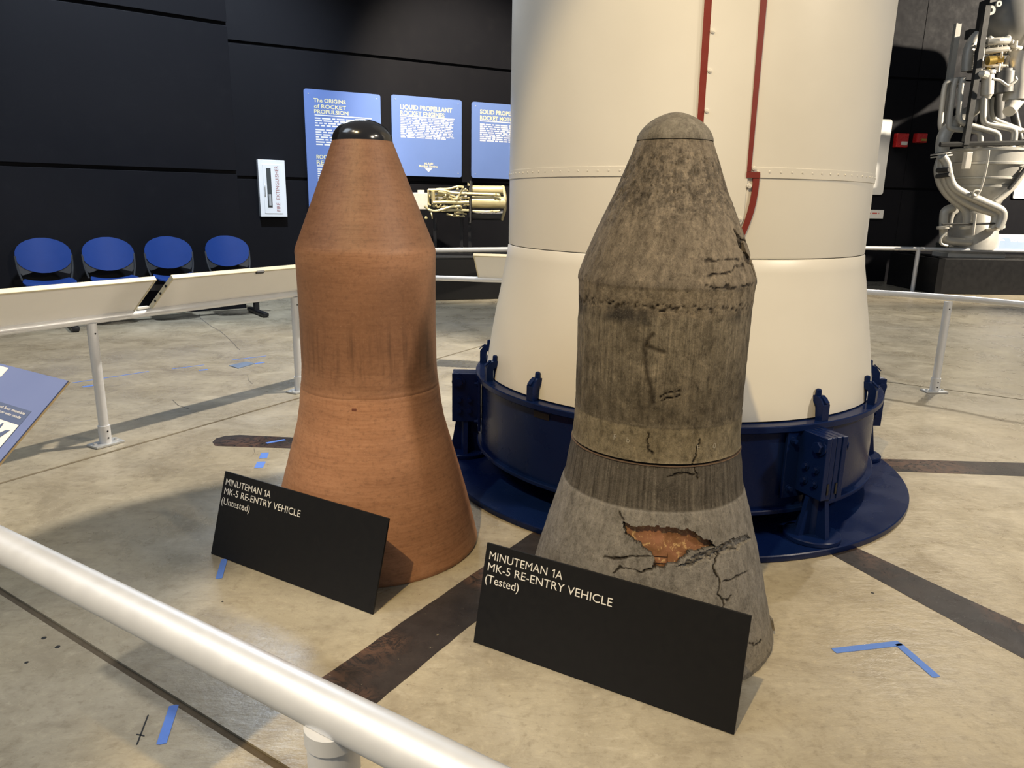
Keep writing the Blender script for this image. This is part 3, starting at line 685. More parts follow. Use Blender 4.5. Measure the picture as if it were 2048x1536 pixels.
# copper liner plates behind the hole
def patch(poly_a, poly_z, a0, a1, zz0, zz1, inset, n=26, m=10):
    mb = MB(); vs = []
    for j in range(m + 1):
        z = zz0 + (zz1 - zz0) * j / m; r = float(np.interp(z, z2p, r2p)) - inset
        for i in range(n + 1):
            t = R_(a0 + (a1 - a0) * i / n); vs.append((VX + r * math.cos(t), VY + r * math.sin(t), z))
    return mb.add(vs, [(j * (n + 1) + i, j * (n + 1) + i + 1, (j + 1) * (n + 1) + i + 1, (j + 1) * (n + 1) + i) for j in range(m) for i in range(n)])
ob('copper_liner', patch(0, 0, -126, -52, .34, .505, .021, 40, 16), COPPER, v2, label='bare coppery inner liner seen through the hole')
for a0, a1, zz0, zz1, ins in ((-98, -91, .372, .388, .0165), (-90.3, -80, .372, .402, .0165), (-79, -66, .392, .414, .0165), (-98.5, -90.6, .390, .404, .0175)):
    ob('liner_flake', patch(0, 0, a0, a1, zz0, zz1, ins, 8, 4), COPPER, v2)
# loose slab at the right shoulder, loose splinter low on the right
def chunkmesh(poly, rad_in, rad_out):
    mb = MB(); n = len(poly); vs = []
    for k in (0, 1):
        for a, z in poly:
            r = float(np.interp(z, z2p, r2p)) + (rad_out if k else rad_in); t = R_(a); vs.append((VX + r * math.cos(t), VY + r * math.sin(t), z))
    return mb.add(vs, [tuple(range(n)), tuple(range(2 * n - 1, n - 1, -1))] + [(i, (i + 1) % n, n + (i + 1) % n, n + i) for i in range(n)])
ob('loose_slab', chunkmesh([(-34, 1.296), (-30, 1.30), (-22, 1.292), (-12, 1.27), (-10, 1.255), (-28, 1.252), (-33, 1.27)], -.02, .002), CHAR, v2, smooth=False)
ob('loose_slab', chunkmesh([(-36, 1.332), (-31, 1.322), (-24, 1.312), (-22, 1.304), (-33, 1.306)], -.02, -.001), CHAR, v2, smooth=False)
ob('loose_slab', chunkmesh([(-28, 1.236), (-20, 1.244), (-8, 1.238), (-4, 1.20), (-12, 1.186), (-26, 1.196)], -.02, .002), CHAR, v2, smooth=False)
mb = MB(); c = Vector((VX, VY, .055)); t = R_(-14); d = Vector((math.cos(t), math.sin(t), 0)); e = Vector((-d.y, d.x, 0))
mb.prism([(.36, .052), (.418, .042), (.432, .018), (.437, .020), (.430, .050), (.415, .068), (.392, .076)], (d, UP, e), Vector((VX, VY, 0)) , .018); ob('loose_splinter', mb, CHARF, v2, smooth=False)
# pale chalk letters near the waist
for a0, s_, sz in ((-128, 'F', .018), (-119, 'b', .017), (-74, 'F', .018), (-62, '0', .017)):
    t = R_(a0); r = float(np.interp(.715, z2p, r2p)) + .0012; d = Vector((math.cos(t), math.sin(t), 0)); e = Vector((-d.y, d.x, 0))
    mb = MB(); text_mb(s_, sz, None, Vector((VX, VY, .702 if a0 > -100 else .716)) + d * r, e, UP, mb, -0.02, .001)
    ob('chalk_mark', mb, CHALK, v2, label='faint chalked letter', smooth=False)

# ------------------------------------------------------------------ sign boards
def signboard(bl, br, tilt, h, lines, label):
    bl, br = Vector(bl), Vector(br); ex = (br - bl).normalized(); L = (br - bl).length
    back = Vector((-ex.y, ex.x, 0)); ey = UP * math.cos(R_(tilt)) + back * math.sin(R_(tilt)); n = ex.cross(ey)   # towards the viewer
    root = thing('sign_board', label, 'sign', (bl + br) / 2)
    o = bl + UP * 0.002
    mb = MB(); mb.box(o + ex * L / 2 + ey * h / 2 - n * .004, (L, h, .008), (ex, ey, n), .0012); ob('board', mb, SIGNB, root, smooth=False)
    for s_, x, y, cap, w in lines:
        mb = MB()
        if s_.endswith(' 1A'):
            q_ = o + ex * x + ey * (h - y); text_mb(s_[:-3], cap, w * .80, q_, ex, ey, mb, 0.0, .0006); text_mb('A', cap, w * .09, q_ + ex * w * .912, ex, ey, mb, 0.0, .0006)
            mb.add([q_ + ex * (w * .862 + a_ * cap) + ey * (b_ * cap) + n * .0006 for a_, b_ in ((.22, 0), (.36, 0), (.36, 1), (.27, 1), (0, .80), (.04, .70), (.22, .80))], [(0, 1, 2, 6), (2, 3, 4, 5, 6)])
        else: text_mb(s_, cap, w, o + ex * x + ey * (h - y), ex, ey, mb, 0.0, .0006)
        ob('lettering', mb, WHITE, root, label='white lettering', smooth=False)
    # folding strut behind
    for x in (.14, L - .14):
        mb = MB()
        top = o + ex * x + ey * (h * .62) - n * .010; foot = Vector((top.x, top.y, 0)) + back * .10 + UP * .004
        mb.box((top + foot) / 2, (.018, .006, (top - foot).length), (ex, ex.cross((top - foot).normalized()), (top - foot).normalized()))
        ob('strut', mb, BLACKM, root, smooth=False)
    return root
signboard((-1.201, 2.707, 0), (-.469, 2.280, 0), 17.0, .3370,
    [('MINUTEMAN 1A', .016, .052, .026, .256), ('MK-5 RE-ENTRY VEHICLE', .016, .089, .026, .424), ('(Untested)', .010, .130, .027, .164)], 'black sign board ending in (Untested), leaning before the brown vehicle')
signboard((-.111, 2.128, 0), (.621, 1.715, 0), 14.0, .330,
    [('MINUTEMAN 1A', .016, .050, .026, .262), ('MK-5 RE-ENTRY VEHICLE', .016, .087, .026, .432), ('(Tested)', .012, .127, .027, .124)], 'black sign board ending in (Tested), leaning before the scorched vehicle')

# ------------------------------------------------------------------ rocket stage
RK = Vector((RKX, RKY, 0))
rk = thing('rocket_stage', 'huge cream white rocket stage with red stripes standing in a navy ring', 'rocket', RK)
seg = 160
def lat(name, prof, mat, root=rk, **k):
    mb = MB(); mb.lathe(prof, RK, None, seg); return ob(name, mb, mat, root, **k)
lat('upper_casing', [(.880, 1.510), (.892, 1.513), (.892, 3.6), (.6, 3.6)], CREAM)
lat('seam_band', [(.889, 1.506), (.8945, 1.509), (.8945, 1.548), (.889, 1.550)], CREAM)
lat('lower_casing', [(.86, 1.186), (.8895, 1.190), (.8905, 1.20), (.8905, 1.5085), (.88, 1.510)], CREAM)
lat('skirt', [(.86, .53), (.985, .524), (1.0, .526), (.996, .56), (.984, .65), (.970, .74), (.951, .85), (.929, .96), (.913, 1.06), (.8985, 1.13), (.8935, 1.180), (.888, 1.186)], CREAM, angle=40)
mb = MB()
for i in range(112):
    t = R_(i * 360 / 112); d = Vector((math.cos(t), math.sin(t), 0)); p = RK + d * .8935 + UP * 1.532; mb.cyl(p, p + d * .0028, .0052, .0035, 8)
ob('rivets', mb, CREAM, rk, kind='stuff')
def cylstrip(a0z, a1z, rr, th_, nseg=24, n_a=4):
    """strip on the casing between two edges given as (angle deg, z) lists"""
    mb = MB(); vs = []; n = len(a0z)
    for k in (0, 1):
        for (aa, za), (ab, zb) in zip(a0z, a1z):
            for i in range(n_a + 1):
                f_ = i / n_a; t = R_(aa + (ab - aa) * f_); r = rr(za + (zb - za) * f_) + (th_ if k else 0); vs.append((RKX + r * math.cos(t), RKY + r * math.sin(t), za + (zb - za) * f_))
    m = n_a + 1; N = n * m; fs = []
    for j in range(n - 1):
        for i in range(n_a):
            q = (j * m + i, j * m + i + 1, (j + 1) * m + i + 1, (j + 1) * m + i); fs.append(tuple(x + N for x in q))
    bd = [j * m for j in range(n)] + [(n - 1) * m + i for i in range(1, m)] + [j * m + n_a for j in range(n - 2, -1, -1)] + [i for i in range(n_a - 1, 0, -1)]
    for a, b in zip(bd, bd[1:] + bd[:1]): fs.append((a, b, N + b, N + a))
    return mb.add(vs, fs)
rr_ = lambda z: .8920
def P_(u, v):
    d = px(u, v); r = .8935; X, Y = RKX, RKY
    a = d.x ** 2 + d.y ** 2; b = -2 * (d.x * X + d.y * Y); c = X * X + Y * Y - r * r; t = (-b - math.sqrt(b * b - 4 * a * c)) / 2 / a; p = CAM + d * t
    return math.degrees(math.atan2(p.y - Y, p.x - X)), p.z
# raised raceway cover between the stripes
aL, aR = -99.1, -86.0
ob('raceway_cover', cylstrip([(aL, .95 + .1 * i) for i in range(27)], [(-88.5 if i < 4 else (aR - .25 if i < 5.7 else aR), .95 + .1 * i) for i in range(27)], lambda z: .891 if z > 1.18 else .8935 + (1.18 - z) * .09, .006, n_a=14), CREAM, rk)
lt = [P_(1409, 0), P_(1395, 230)]; l2 = [P_(1424, 0), P_(1408, 230)]
def ext(p, q, z): f_ = (z - p[1]) / (q[1] - p[1]); return (p[0] + (q[0] - p[0]) * f_, z)
zz = [1.05 + .1 * i for i in range(26)]
ob('red_stripe', cylstrip([ext(*lt, z) for z in zz], [ext(*l2, z) for z in zz], lambda z: .8925 if z > 1.19 else .8925 + (1.19 - z) * .09, .0052), REDP, rk)
a_, b_ = [P_(1520, 0), P_(1493, 343)], [P_(1533, 0), P_(1501, 343)]
zz = [P_(1497, 343)[1], 1.6, 1.8, 2.0, 2.3, 2.7, 3.1, 3.55]
ob('red_stripe', cylstrip([ext(*a_, z) for z in zz], [ext(*b_, z) for z in zz], lambda z: .8925, .0075), REDP, rk)
q = [P_(1492.5, 343.5), P_(1492, 355.5), P_(1519, 344.5), P_(1518.5, 356)]
ob('red_stripe', cylstrip([q[0], q[1]], [q[2], q[3]], lambda z: .8935, .0072), REDP, rk, label='short red jog across the seam')
le = [(1505.5, 356.5), (1505, 370), (1503, 385), (1499.5, 405), (1494.5, 425), (1488, 445), (1482, 460), (1475, 476), (1464, 498)]
re = [(1518, 356.5), (1517, 370), (1515, 385), (1511.5, 405), (1506.5, 425), (1499.5, 445), (1493.5, 460), (1486, 476), (1475, 498)]
ob('red_stripe', cylstrip([P_(*p) for p in le], [P_(*p) for p in re], lambda z: .8910, .0072), REDP, rk, label='curved lower end of red stripe')
for u, v, r in ((1425, 63, .009), (1419, 142, .009), (1413, 222, .009), (1507.5, 337, .010), (1498, 372, .011), (1479, 438, .009)):
    a, z = P_(u, v); t = R_(a); d = Vector((math.cos(t), math.sin(t), 0)); p = RK + d * .8955 + UP * z
    mb = MB(); mb.cyl(p, p + d * .006, r, r * .8, 14); mb.cyl(p + d * .006, p + d * .008, r * .45, r * .4, 6); ob('screw', mb, CREAM, rk)

# ------------------------------------------------------------------ navy ring stand
rs = thing('ring_stand', 'navy blue steel ring stand with clamps under the cream rocket stage', 'stand', RK)
def latb(name, prof, close=True, a0=0, a1=2 * math.pi):
    mb = MB(); mb.lathe(prof, RK, None, seg, a0, a1, close); return ob(name, mb, BLUE, rs)
latb('base_plate', [(.88, .002), (1.228, .002), (1.230, .006), (1.230, .026), (1.226, .030), (.88, .030)])
latb('ring_drum', [(1.000, .14), (1.026, .14), (1.026, .495), (1.000, .495)])
latb('top_flange', [(.955, .490), (1.054, .490), (1.058, .494), (1.058, .516), (1.054, .520), (.955, .520)])
latb('bottom_flange', [(.97, .125), (1.048, .125), (1.052, .129), (1.052, .142), (1.048, .146), (.97, .146)])
latb('inner_sleeve', [(.80, .004), (.83, .004), (.83, .50), (.80, .50)])
def polarax(deg): t = R_(deg); d = Vector((math.cos(t), math.sin(t), 0)); return d, Vector((-d.y, d.x, 0))
for deg in (173.6, -161.8, -138.2, -113.5, -88.6, -63.4, -38.5, -15.0, 9.0, 33, 57, 81, 105, 129, 151):
    d, e = polarax(deg); o = RK - e * .020
    mb = MB(); mb.prism([(1.046, .520), (1.046, .588), (1.030, .612), (1.012, .622), (.985, .622), (.985, .604), (.998, .588), (1.008, .586), (1.012, .574), (1.012, .520)], (d, UP, e), o, .040)
    mb.prism([(1.050, .596), (1.052, .600), (1.022, .626), (1.018, .622)], (d, UP, e), RK - e * .010, .020)
    c = ob('ring_clamp', mb, BLUE, rs, smooth=False)
    mb = MB(); p = RK + d * .997; mb.cyl(p + UP * .522, p + UP * .610, .007, seg=10); mb.cyl(p + UP * .622, p + UP * .645, .0135, .012, 12); mb.cyl(p + UP * .645, p + UP * .650, .012, .007, 12)
    ob('clamp_bolt', mb, BLUE, c)
for deg in (-178.9, -67.0, 1.7, 75.0, 128.0):
    d, e = polarax(deg)
    mb = MB()
    for k in (-1.5, -.5, .5, 1.5):                                        # four stacked plates
        x0, x1 = (1.030, 1.185) if abs(k) > 1 else (1.030, 1.182)
        mb.box(RK + d * (x0 + x1) / 2 + e * k * .0285 + UP * .362, (x1 - x0, .0265, .268), (d, e, UP), .003)
    mb.box(RK + d * 1.036 + UP * .345, (.014, .250, .30), (d, e, UP), .003)   # pad on the drum
    s = ob('support_block', mb, BLUE, rs, smooth=False)
    for k in (-.022, .022):
        mb = MB(); mb.box(RK + d * 1.1845 + e * k + UP * .275, (.003, .009, .048), (d, e, UP)); ob('slot', mb, BLACKM, s, label='dark vertical slot', smooth=False)
    for sd in (-1, 1):
        p0 = RK + e * sd * .057
        mb = MB(); mb.hexbolt(p0 + d * 1.150 + UP * .452, e * sd, .025, .022); ob('bolt', mb, BLUE, s)
        for x, z in ((1.090, .352), (1.145, .352), (1.090, .290), (1.145, .290)):
            mb = MB(); mb.hexbolt(p0 + d * x + UP * z, e * sd, .0125, .016); ob('bolt', mb, BLUE, s)
        for z in (.45, .24):
            mb = MB(); mb.hexbolt(RK + d * 1.043 + e * sd * .095 + UP * z, d, .011, .02); ob('bolt', mb, BLUE, s)
    mb = MB(); b0 = RK + d * 1.110
    def quad(w0, w1, th0, z0, z1, axa, axb):
        mb.add([b0 + axa * x + axb * y + UP * z for z, w in ((z0, w0), (z1, w1)) for x, y in ((-w, -th0), (w, -th0), (w, th0), (-w, th0))], [(0, 3, 2, 1), (4, 5, 6, 7)] + [(i, (i + 1) % 4, 4 + (i + 1) % 4, 4 + i) for i in range(4)])
    quad(.085, .048, .011, .052, .232, e, d); quad(.085, .055, .011, .052, .232, d, e)
    mb.cyl(b0 + UP * .05, b0 + UP * .232, .030, .030, 16)
    ob('pedestal', mb, BLUE, rs, smooth=True, angle=25)
    mb = MB(); mb.lathe([(.001, .030), (.115, .030), (.118, .033), (.118, .048), (.114, .052), (.001, .052)], b0, None, 40); ob('foot_disc', mb, BLUE, rs)
mb = MB()
for deg in (-134.8,):
    d, e = polarax(deg); mb.box(RK + d * 1.0270 + UP * .461, (.003, .095, .028), (d, e, UP))
ob('drum_slot', mb, BLACKM, rs, label='dark rectangular opening in the drum', smooth=False)

# ------------------------------------------------------------------ barriers
def post(root, base, ztop, r=.026, plate_dir=None, plate_mat=GALV, coll=True):
    base = Vector(base); mb = MB(); mb.cyl(base + UP * .01, base + UP * ztop, r, seg=24)
    p = ob('post', mb, ALU, root)
    mb = MB(); mb.cyl(base + UP * .012, base + UP * .115, r + .006, seg=24)
    ob('collar', mb, ALU, p)
    t = plate_dir or Vector((1, 0, 0)); n = Vector((-t.y, t.x, 0))
    mb = MB(); mb.box(base + UP * .0075, (.165, .105, .013), (t, n, UP), .003); ob('base_plate', mb, plate_mat, p, smooth=False)
    for i in (-1, 1): mb = MB(); mb.hexbolt(base + t * .062 * i + UP * .014, UP, .009, .01); ob('anchor_bolt', mb, GALV, p)
    for z in (.045, .085): mb = MB(); mb.cyl(base - n * (r + .005) + UP * z, base - n * (r + .008) + UP * z, .005, seg=8); ob('collar_screw', mb, BLACKM, p)
    mb = MB(); mb.cyl(base - n * r * .98 + UP * (ztop - .055), base - n * (r + .0015) + UP * (ztop - .055), .005, seg=8); ob('set_screw', mb, BLACKM, p)
    return p
T = Vector((.5085, .8611, 0)).normalized(); Nin = Vector((T.y, -T.x, 0))     # along the left barrier, and inward
L0 = Vector((-2.334, 4.022, 0))
lb = thing('barrier_rail', 'satin metal barrier rail carrying two pale sloped reader boards, behind the brown vehicle', 'railing', L0)
mb = MB(); mb.tube([L0 - T * 2.2 + UP * .724, L0 + T * 2.72 + UP * .724, L0 + T * 2.90 + Vector((.10, -.02, .726))], .0225, 20); ob('rail_tube', mb, ALU, lb)
post(lb, L0, .704, .0265, T); post(lb, L0 + T * 1.478, .704, .0265, T); post(lb, L0 - T * 1.5, .704, .0265, T)
def reader(s0, s1, label, base=L0, t=T, ni=Nin, zb=.742, run=.228, rise=.190, front=READERB, back=BOARDBACK, edge=EDGE):
    o = base + t * s0 + UP * zb; ey = (ni * run + UP * rise); h = ey.length; ey.normalize(); nn = t.cross(ey)      # nn points to the visitor side or away
    if nn.z < 0: nn = -nn
    w = s1 - s0
    root = thing('reader_board', label, 'sign', o)
    mb = MB(); mb.box(o + t * w / 2 + ey * h / 2 + nn * .012, (w, h, .020), (t, ey, nn), .002); ob('board', mb, back, root, smooth=False)
    mb = MB(); mb.box(o + t * w / 2 + ey * h / 2 + nn * .0235, (w - .01, h - .01, .002), (t, ey, nn)); ob('graphic_face', mb, front, root, smooth=False)
    mb = MB()
    mb.box(o + t * w / 2 + ey * (h + .006) + nn * .012, (w + .012, .014, .028), (t, ey, nn), .003)
    ob('top_edge', mb, edge, root, smooth=False)
    for x in (0, w):
        mb = MB(); mb.box(o + t * x + ey * h / 2 + nn * .012, (.010, h, .026), (t, ey, nn), .002); ob('end_edge', mb, edge, root, smooth=False)
    mb = MB(); mb.box(o + t * w / 2 - ey * .004 - nn * .004, (w, .022, .012), (t, ey, nn), .002); ob('bottom_channel', mb, ALU, root, smooth=False)
    return root, o, ey, nn, h
r_a = reader(-2.1, .255, 'pale sloped reader board on the left barrier, the one nearer the slate blue board')
r_b = reader(.366, 2.3, 'pale sloped reader board on the left barrier, running behind the brown vehicle')
root, o, ey, nn, h = r_b
for y in (.25, .5, .75): mb = MB(); mb.box(o + ey * h * y - T * .006 + nn * .008, (.006, .012, .012), (T, ey, nn)); ob('edge_clip', mb, BLACKM, root, smooth=False)
for x in (.62, 1.45): mb = MB(); mb.box(o + T * x + ey * (h + .004) - nn * .004, (.06, .02, .012), (T, ey, nn)); ob('hinge_clip', mb, BLACKM, root, smooth=False)
mb = MB(); mb.box(L0 + T * .309 + UP * .757, (.075, .030, .014), (T, Nin, UP), .002); ob('white_tag', mb, WHITE, lb, label='white label between the two reader boards', smooth=False)

fb = thing('barrier_rail', 'satin metal barrier rail passing behind the cream rocket stage and bending beyond it', 'railing', (2.9, 6.05, 0))
mb = MB(); mb.tube([gz(850, 555.3, .73), gz(1000, 560, .73), gz(1733, 584, .735), gz(1815, 588.8, .74), gz(1897, 595, .742), gz(1970, 601.2, .742), gz(2048, 609, .742), Vector((4.30, 4.86, .742)), Vector((5.35, 4.18, .742)), Vector((6.6, 3.37, .742))], .0225, 18); ob('rail_tube', mb, ALU, fb)
post(fb, gz(1868, 784), .716, .029, Vector((1, .0, 0)))
post(fb, Vector((5.35, 4.18, 0)), .716, .029, Vector((1, .0, 0)))
post(fb, gz(1200, 716), .71, .029, Vector((1, .0, 0)))
pa, pb = gz(957, 556, .742), gz(1075, 560, .742); tt = (pb - pa); tt.z = 0; wl = tt.length; tt.normalize(); no = Vector((tt.y, -tt.x, 0))
reader(0.0, wl, 'small pale reader board on the rail, peeking out beside the cream rocket stage', Vector((pa.x, pa.y, 0)), tt, no, .742, .20, .20)

nt = (Vector((-.154, .625, 0)) - Vector((-.746, .986, 0))).normalized(); nin = Vector((-nt.y, nt.x, 0)); N0 = Vector((-.746, .986, 0))
nb = thing('handrail', 'thick satin silver handrail nearest of all, slanting over the floor groove', 'railing', (-.30, .714, 0))
mb = MB(); mb.tube([N0 - nt * .75 + UP * .9, N0 + nt * 1.1 + UP * .9], .0232, 40); ob('rail_tube', mb, ALU, nb)
pp = gz(690, 1470, .86); s_ = (Vector((pp.x, pp.y, 0)) - N0).dot(nt); bp = N0 + nt * s_
mb = MB(); mb.tube([bp + UP * .012, bp + UP * .880], .0265, 28); pst = ob('post', mb, ALU, nb)
mb = MB(); mb.box(bp + UP * .0075, (.165, .105, .013), (nt, nin, UP), .003); ob('base_plate', mb, GALV, pst, smooth=False)
mb = MB(); mb.tube([bp + UP * .868, bp + UP * .886], .0285, 28); ob('weld_collar', mb, ALU, pst)

# foreground slate blue reader board, its corner at the left
cz = 1.07; cpt = gz(137, 762, cz); srun = (Vector((cpt.x, cpt.y, 0)) - N0).dot(nin); sal = (Vector((cpt.x, cpt.y, 0)) - N0).dot(nt)
base = N0 + nt * sal
root = thing('reader_board', 'slate blue sloped reader board with white print and pale wooden edge above the handrail', 'sign', base + UP * .86)
o = base + UP * .86; ey = nin * srun + UP * (cz - .86); h = ey.length; ey.normalize(); ex = -nt; nn = ey.cross(ex)
if nn.z < 0: nn = -nn
w = .62
mb = MB(); mb.box(o + ex * w / 2 + ey * h / 2 - nn * .0028, (w, h, .0035), (ex, ey, nn)); ob('board', mb, WOODEDGE, root, label='pale wooden backing board', smooth=False)
mb = MB(); mb.box(o + ex * w / 2 + ey * h / 2, (w, h, .002), (ex, ey, nn)); ob('graphic_face', mb, READERB, root, smooth=False)
ox = -ex                                                                     # reading direction
tlc = o + ex * w + ey * h
def on(xr, yd, k=.0014): return o - ox * 0 + ex * xr + ey * (h - yd) + nn * k   # xr from right edge, yd down from the top
def rect(x0, x1, y0, y1, mat, name, k):
    mb = MB(); mb.add([on(x0, y0, k), on(x1, y0, k), on(x1, y1, k), on(x0, y1, k)], [(0, 1, 2, 3)]); return ob(name, mb, mat, root, smooth=False)
rect(.028, .40, .074, .30, DKBLUE, 'print_panel', .0014)
rect(.029, .20, .105, .170, WHITE, 'picture', .0020)
rect(.205, .30, .005, .026, WHITE, 'picture', .0014)
for i, (s_, wd) in enumerate((('stage housed four movable', .150), ('and stage motor was made', .150), ('company.', .045))):
    mb = MB(); text_mb(s_, .0052, wd, on(.190 - .003 * (i < 1), .0845 + i * .0090, .0022), ox, ey, mb, 0.0, .0002); ob('print_line', mb, WHITE, root, smooth=False)
mb = MB(); mb.add([on(x, y, .0026) for x, y in ((.040, .118), (.052, .120), (.068, .132), (.120, .150), (.115, .162), (.056, .142))], [(0, 1, 2, 3, 4, 5)])
mb.add([on(x, y, .0026) for x, y in ((.074, .110), (.079, .110), (.081, .124), (.072, .124))], [(0, 1, 2, 3)]); ob('pictured_missile', mb, DKBLUE, root, smooth=False)
for xx in (.1, .5):
    mb = MB(); mb.box(o + ex * xx + ey * .03 - nn * .022, (.03, .05, .02), (ex, ey, nn)); ob('bracket', mb, ALU, root, smooth=False)

# far barrier in front of the other exhibits
def farrail(name_pts, posts, label):
    pts = [gz(u, v, .73) for u, v in name_pts]
    root = thing('barrier_rail', label, 'railing', (pts[0].x, pts[0].y, 0))
    mb = MB(); mb.tube(pts, .034, 12); ob('rail_tube', mb, ALU, root)
    for u, v in posts:
        p = gz(u, v, .73); mb = MB(); mb.cyl((p.x, p.y, .0), (p.x, p.y, .76), .036, seg=14); ob('post', mb, ALU, root)
    return root
farrail([(1650, 494.6), (1733, 495.8), (1837, 497.8), (2048, 502.3), (2250, 507.0)], [(1837, 497.8), (2200, 505.9)], 'silver barrier rail in front of the large vertical engine')
farrail([(800, 500.8), (872, 500.3), (1013, 498.8), (1060, 498.3)], [(790, 500.8), (1055, 498.3)], 'silver barrier rail in front of the brassy horizontal engine')

# ------------------------------------------------------------------ blue tapes and floor marks
def strip(p, q, w):
    p, q = Vector(p), Vector(q); d = (q - p).normalized(); n = Vector((-d.y, d.x, 0)) * w / 2
    k = 3; e = .003
    return [p + n, p + n * .2 - d * e, p - n, q - n, q - n * .3 + d * e, q + n]
def tape(a, b, w, label): ob('tape_strip', flat(strip(gz(*a), gz(*b), w), .0018, .0003), TAPE, None, label, 'tape', smooth=False)
tape((1668, 1302), (1800, 1287), .027, 'blue tape strip near the scorched vehicle, arm of the bent pair nearer the vehicle')
tape((1797, 1289), (1872, 1354), .027, 'blue tape strip near the scorched vehicle, arm of the bent pair farther from it')
tape((438, 1157), (449, 1119), .024, 'blue tape strip on the floor sticking out below the (Untested) sign')
tape((323, 1488), (348, 1412), .025, 'blue tape strip on the floor beside the black pen cross')
ob('tape_strip', flat(strip(gz(533, 887), gz(570, 880), .025), .0030, .0014), TAPE, None, 'short blue tape strip stuck on the rounded black floor stripe', 'tape', smooth=False)
tape((517, 936), (523, 924), .045, 'small torn blue tape scrap behind the (Untested) sign, nearer one')
tape((526, 917), (530, 906), .042, 'small torn blue tape scrap behind the (Untested) sign, farther one')
tape((145, 766), (297, 743), .012, 'long thin blue tape line on the floor behind the barrier post')
tape((345, 738), (408, 730), .012, 'short thin blue tape line on the floor beyond the long one')
tape((465, 720), (532, 712), .014, 'thin blue tape line beside the floor cover plate')
tape((398, 741), (415, 739), .03, 'tiny blue tape scrap on the floor beyond the left barrier')
tape((165, 774), (188, 771), .03, 'tiny blue tape scrap beside the left barrier post')
tape((508, 728), (528, 725), .03, 'tiny blue tape scrap right of the floor cover plate')
c = [gz(458, 732), gz(492, 724.5), (gz(510, 728)), gz(477, 737.5)]
ob('floor_cover_plate', flat(c, .006, .0002), PATCH, None, 'small blue grey rectangular cover plate set on the floor beyond the left barrier', 'cover plate', smooth=False)
mb = flat(strip(gz(274, 1489), gz(296, 1431), .004), .0008); k = flat(strip(gz(274, 1469), gz(288, 1472), .004), .0008); mb.add(k.v, k.f)
ob('pen_mark', mb, INK, floor, label='hand drawn black cross mark', smooth=False)
for u, v, r in ((88, 1276, .008), (115, 1294, .008), (53, 1325, .006), (120, 1190, .004), (445, 1203, .004), (1745, 1186, .006)):
    p = gz(u, v); mb = MB(); mb.cyl(p + UP * .0001, p + UP * .0006, r, seg=10); ob('floor_pit', mb, INK, floor, smooth=False)
def crackline(pts, w):
    mb = MB()
    for a, b in zip(pts[:-1], pts[1:]):
        A, B = gz(*a), gz(*b); m = (A + B) / 2 + Vector((random.uniform(-.02, .02), random.uniform(-.02, .02), 0)); 
        for p, q in ((A, m), (m, B)): k = flat([p + Vector((0, w, 0)), p - Vector((0, w, 0)), q - Vector((0, w, 0)), q + Vector((0, w, 0))], .0006); mb.add(k.v, k.f)
    return ob('floor_crack', mb, simple('crack_dirt', (0.10, 0.09, 0.075), 0.8), floor, smooth=False)
crackline([(398, 628), (412, 645), (440, 662), (470, 690), (480, 700)], .008)
crackline([(495, 750), (505, 768)], .005); crackline([(345, 800), (378, 818)], .005); crackline([(503, 913), (508, 897)], .003)

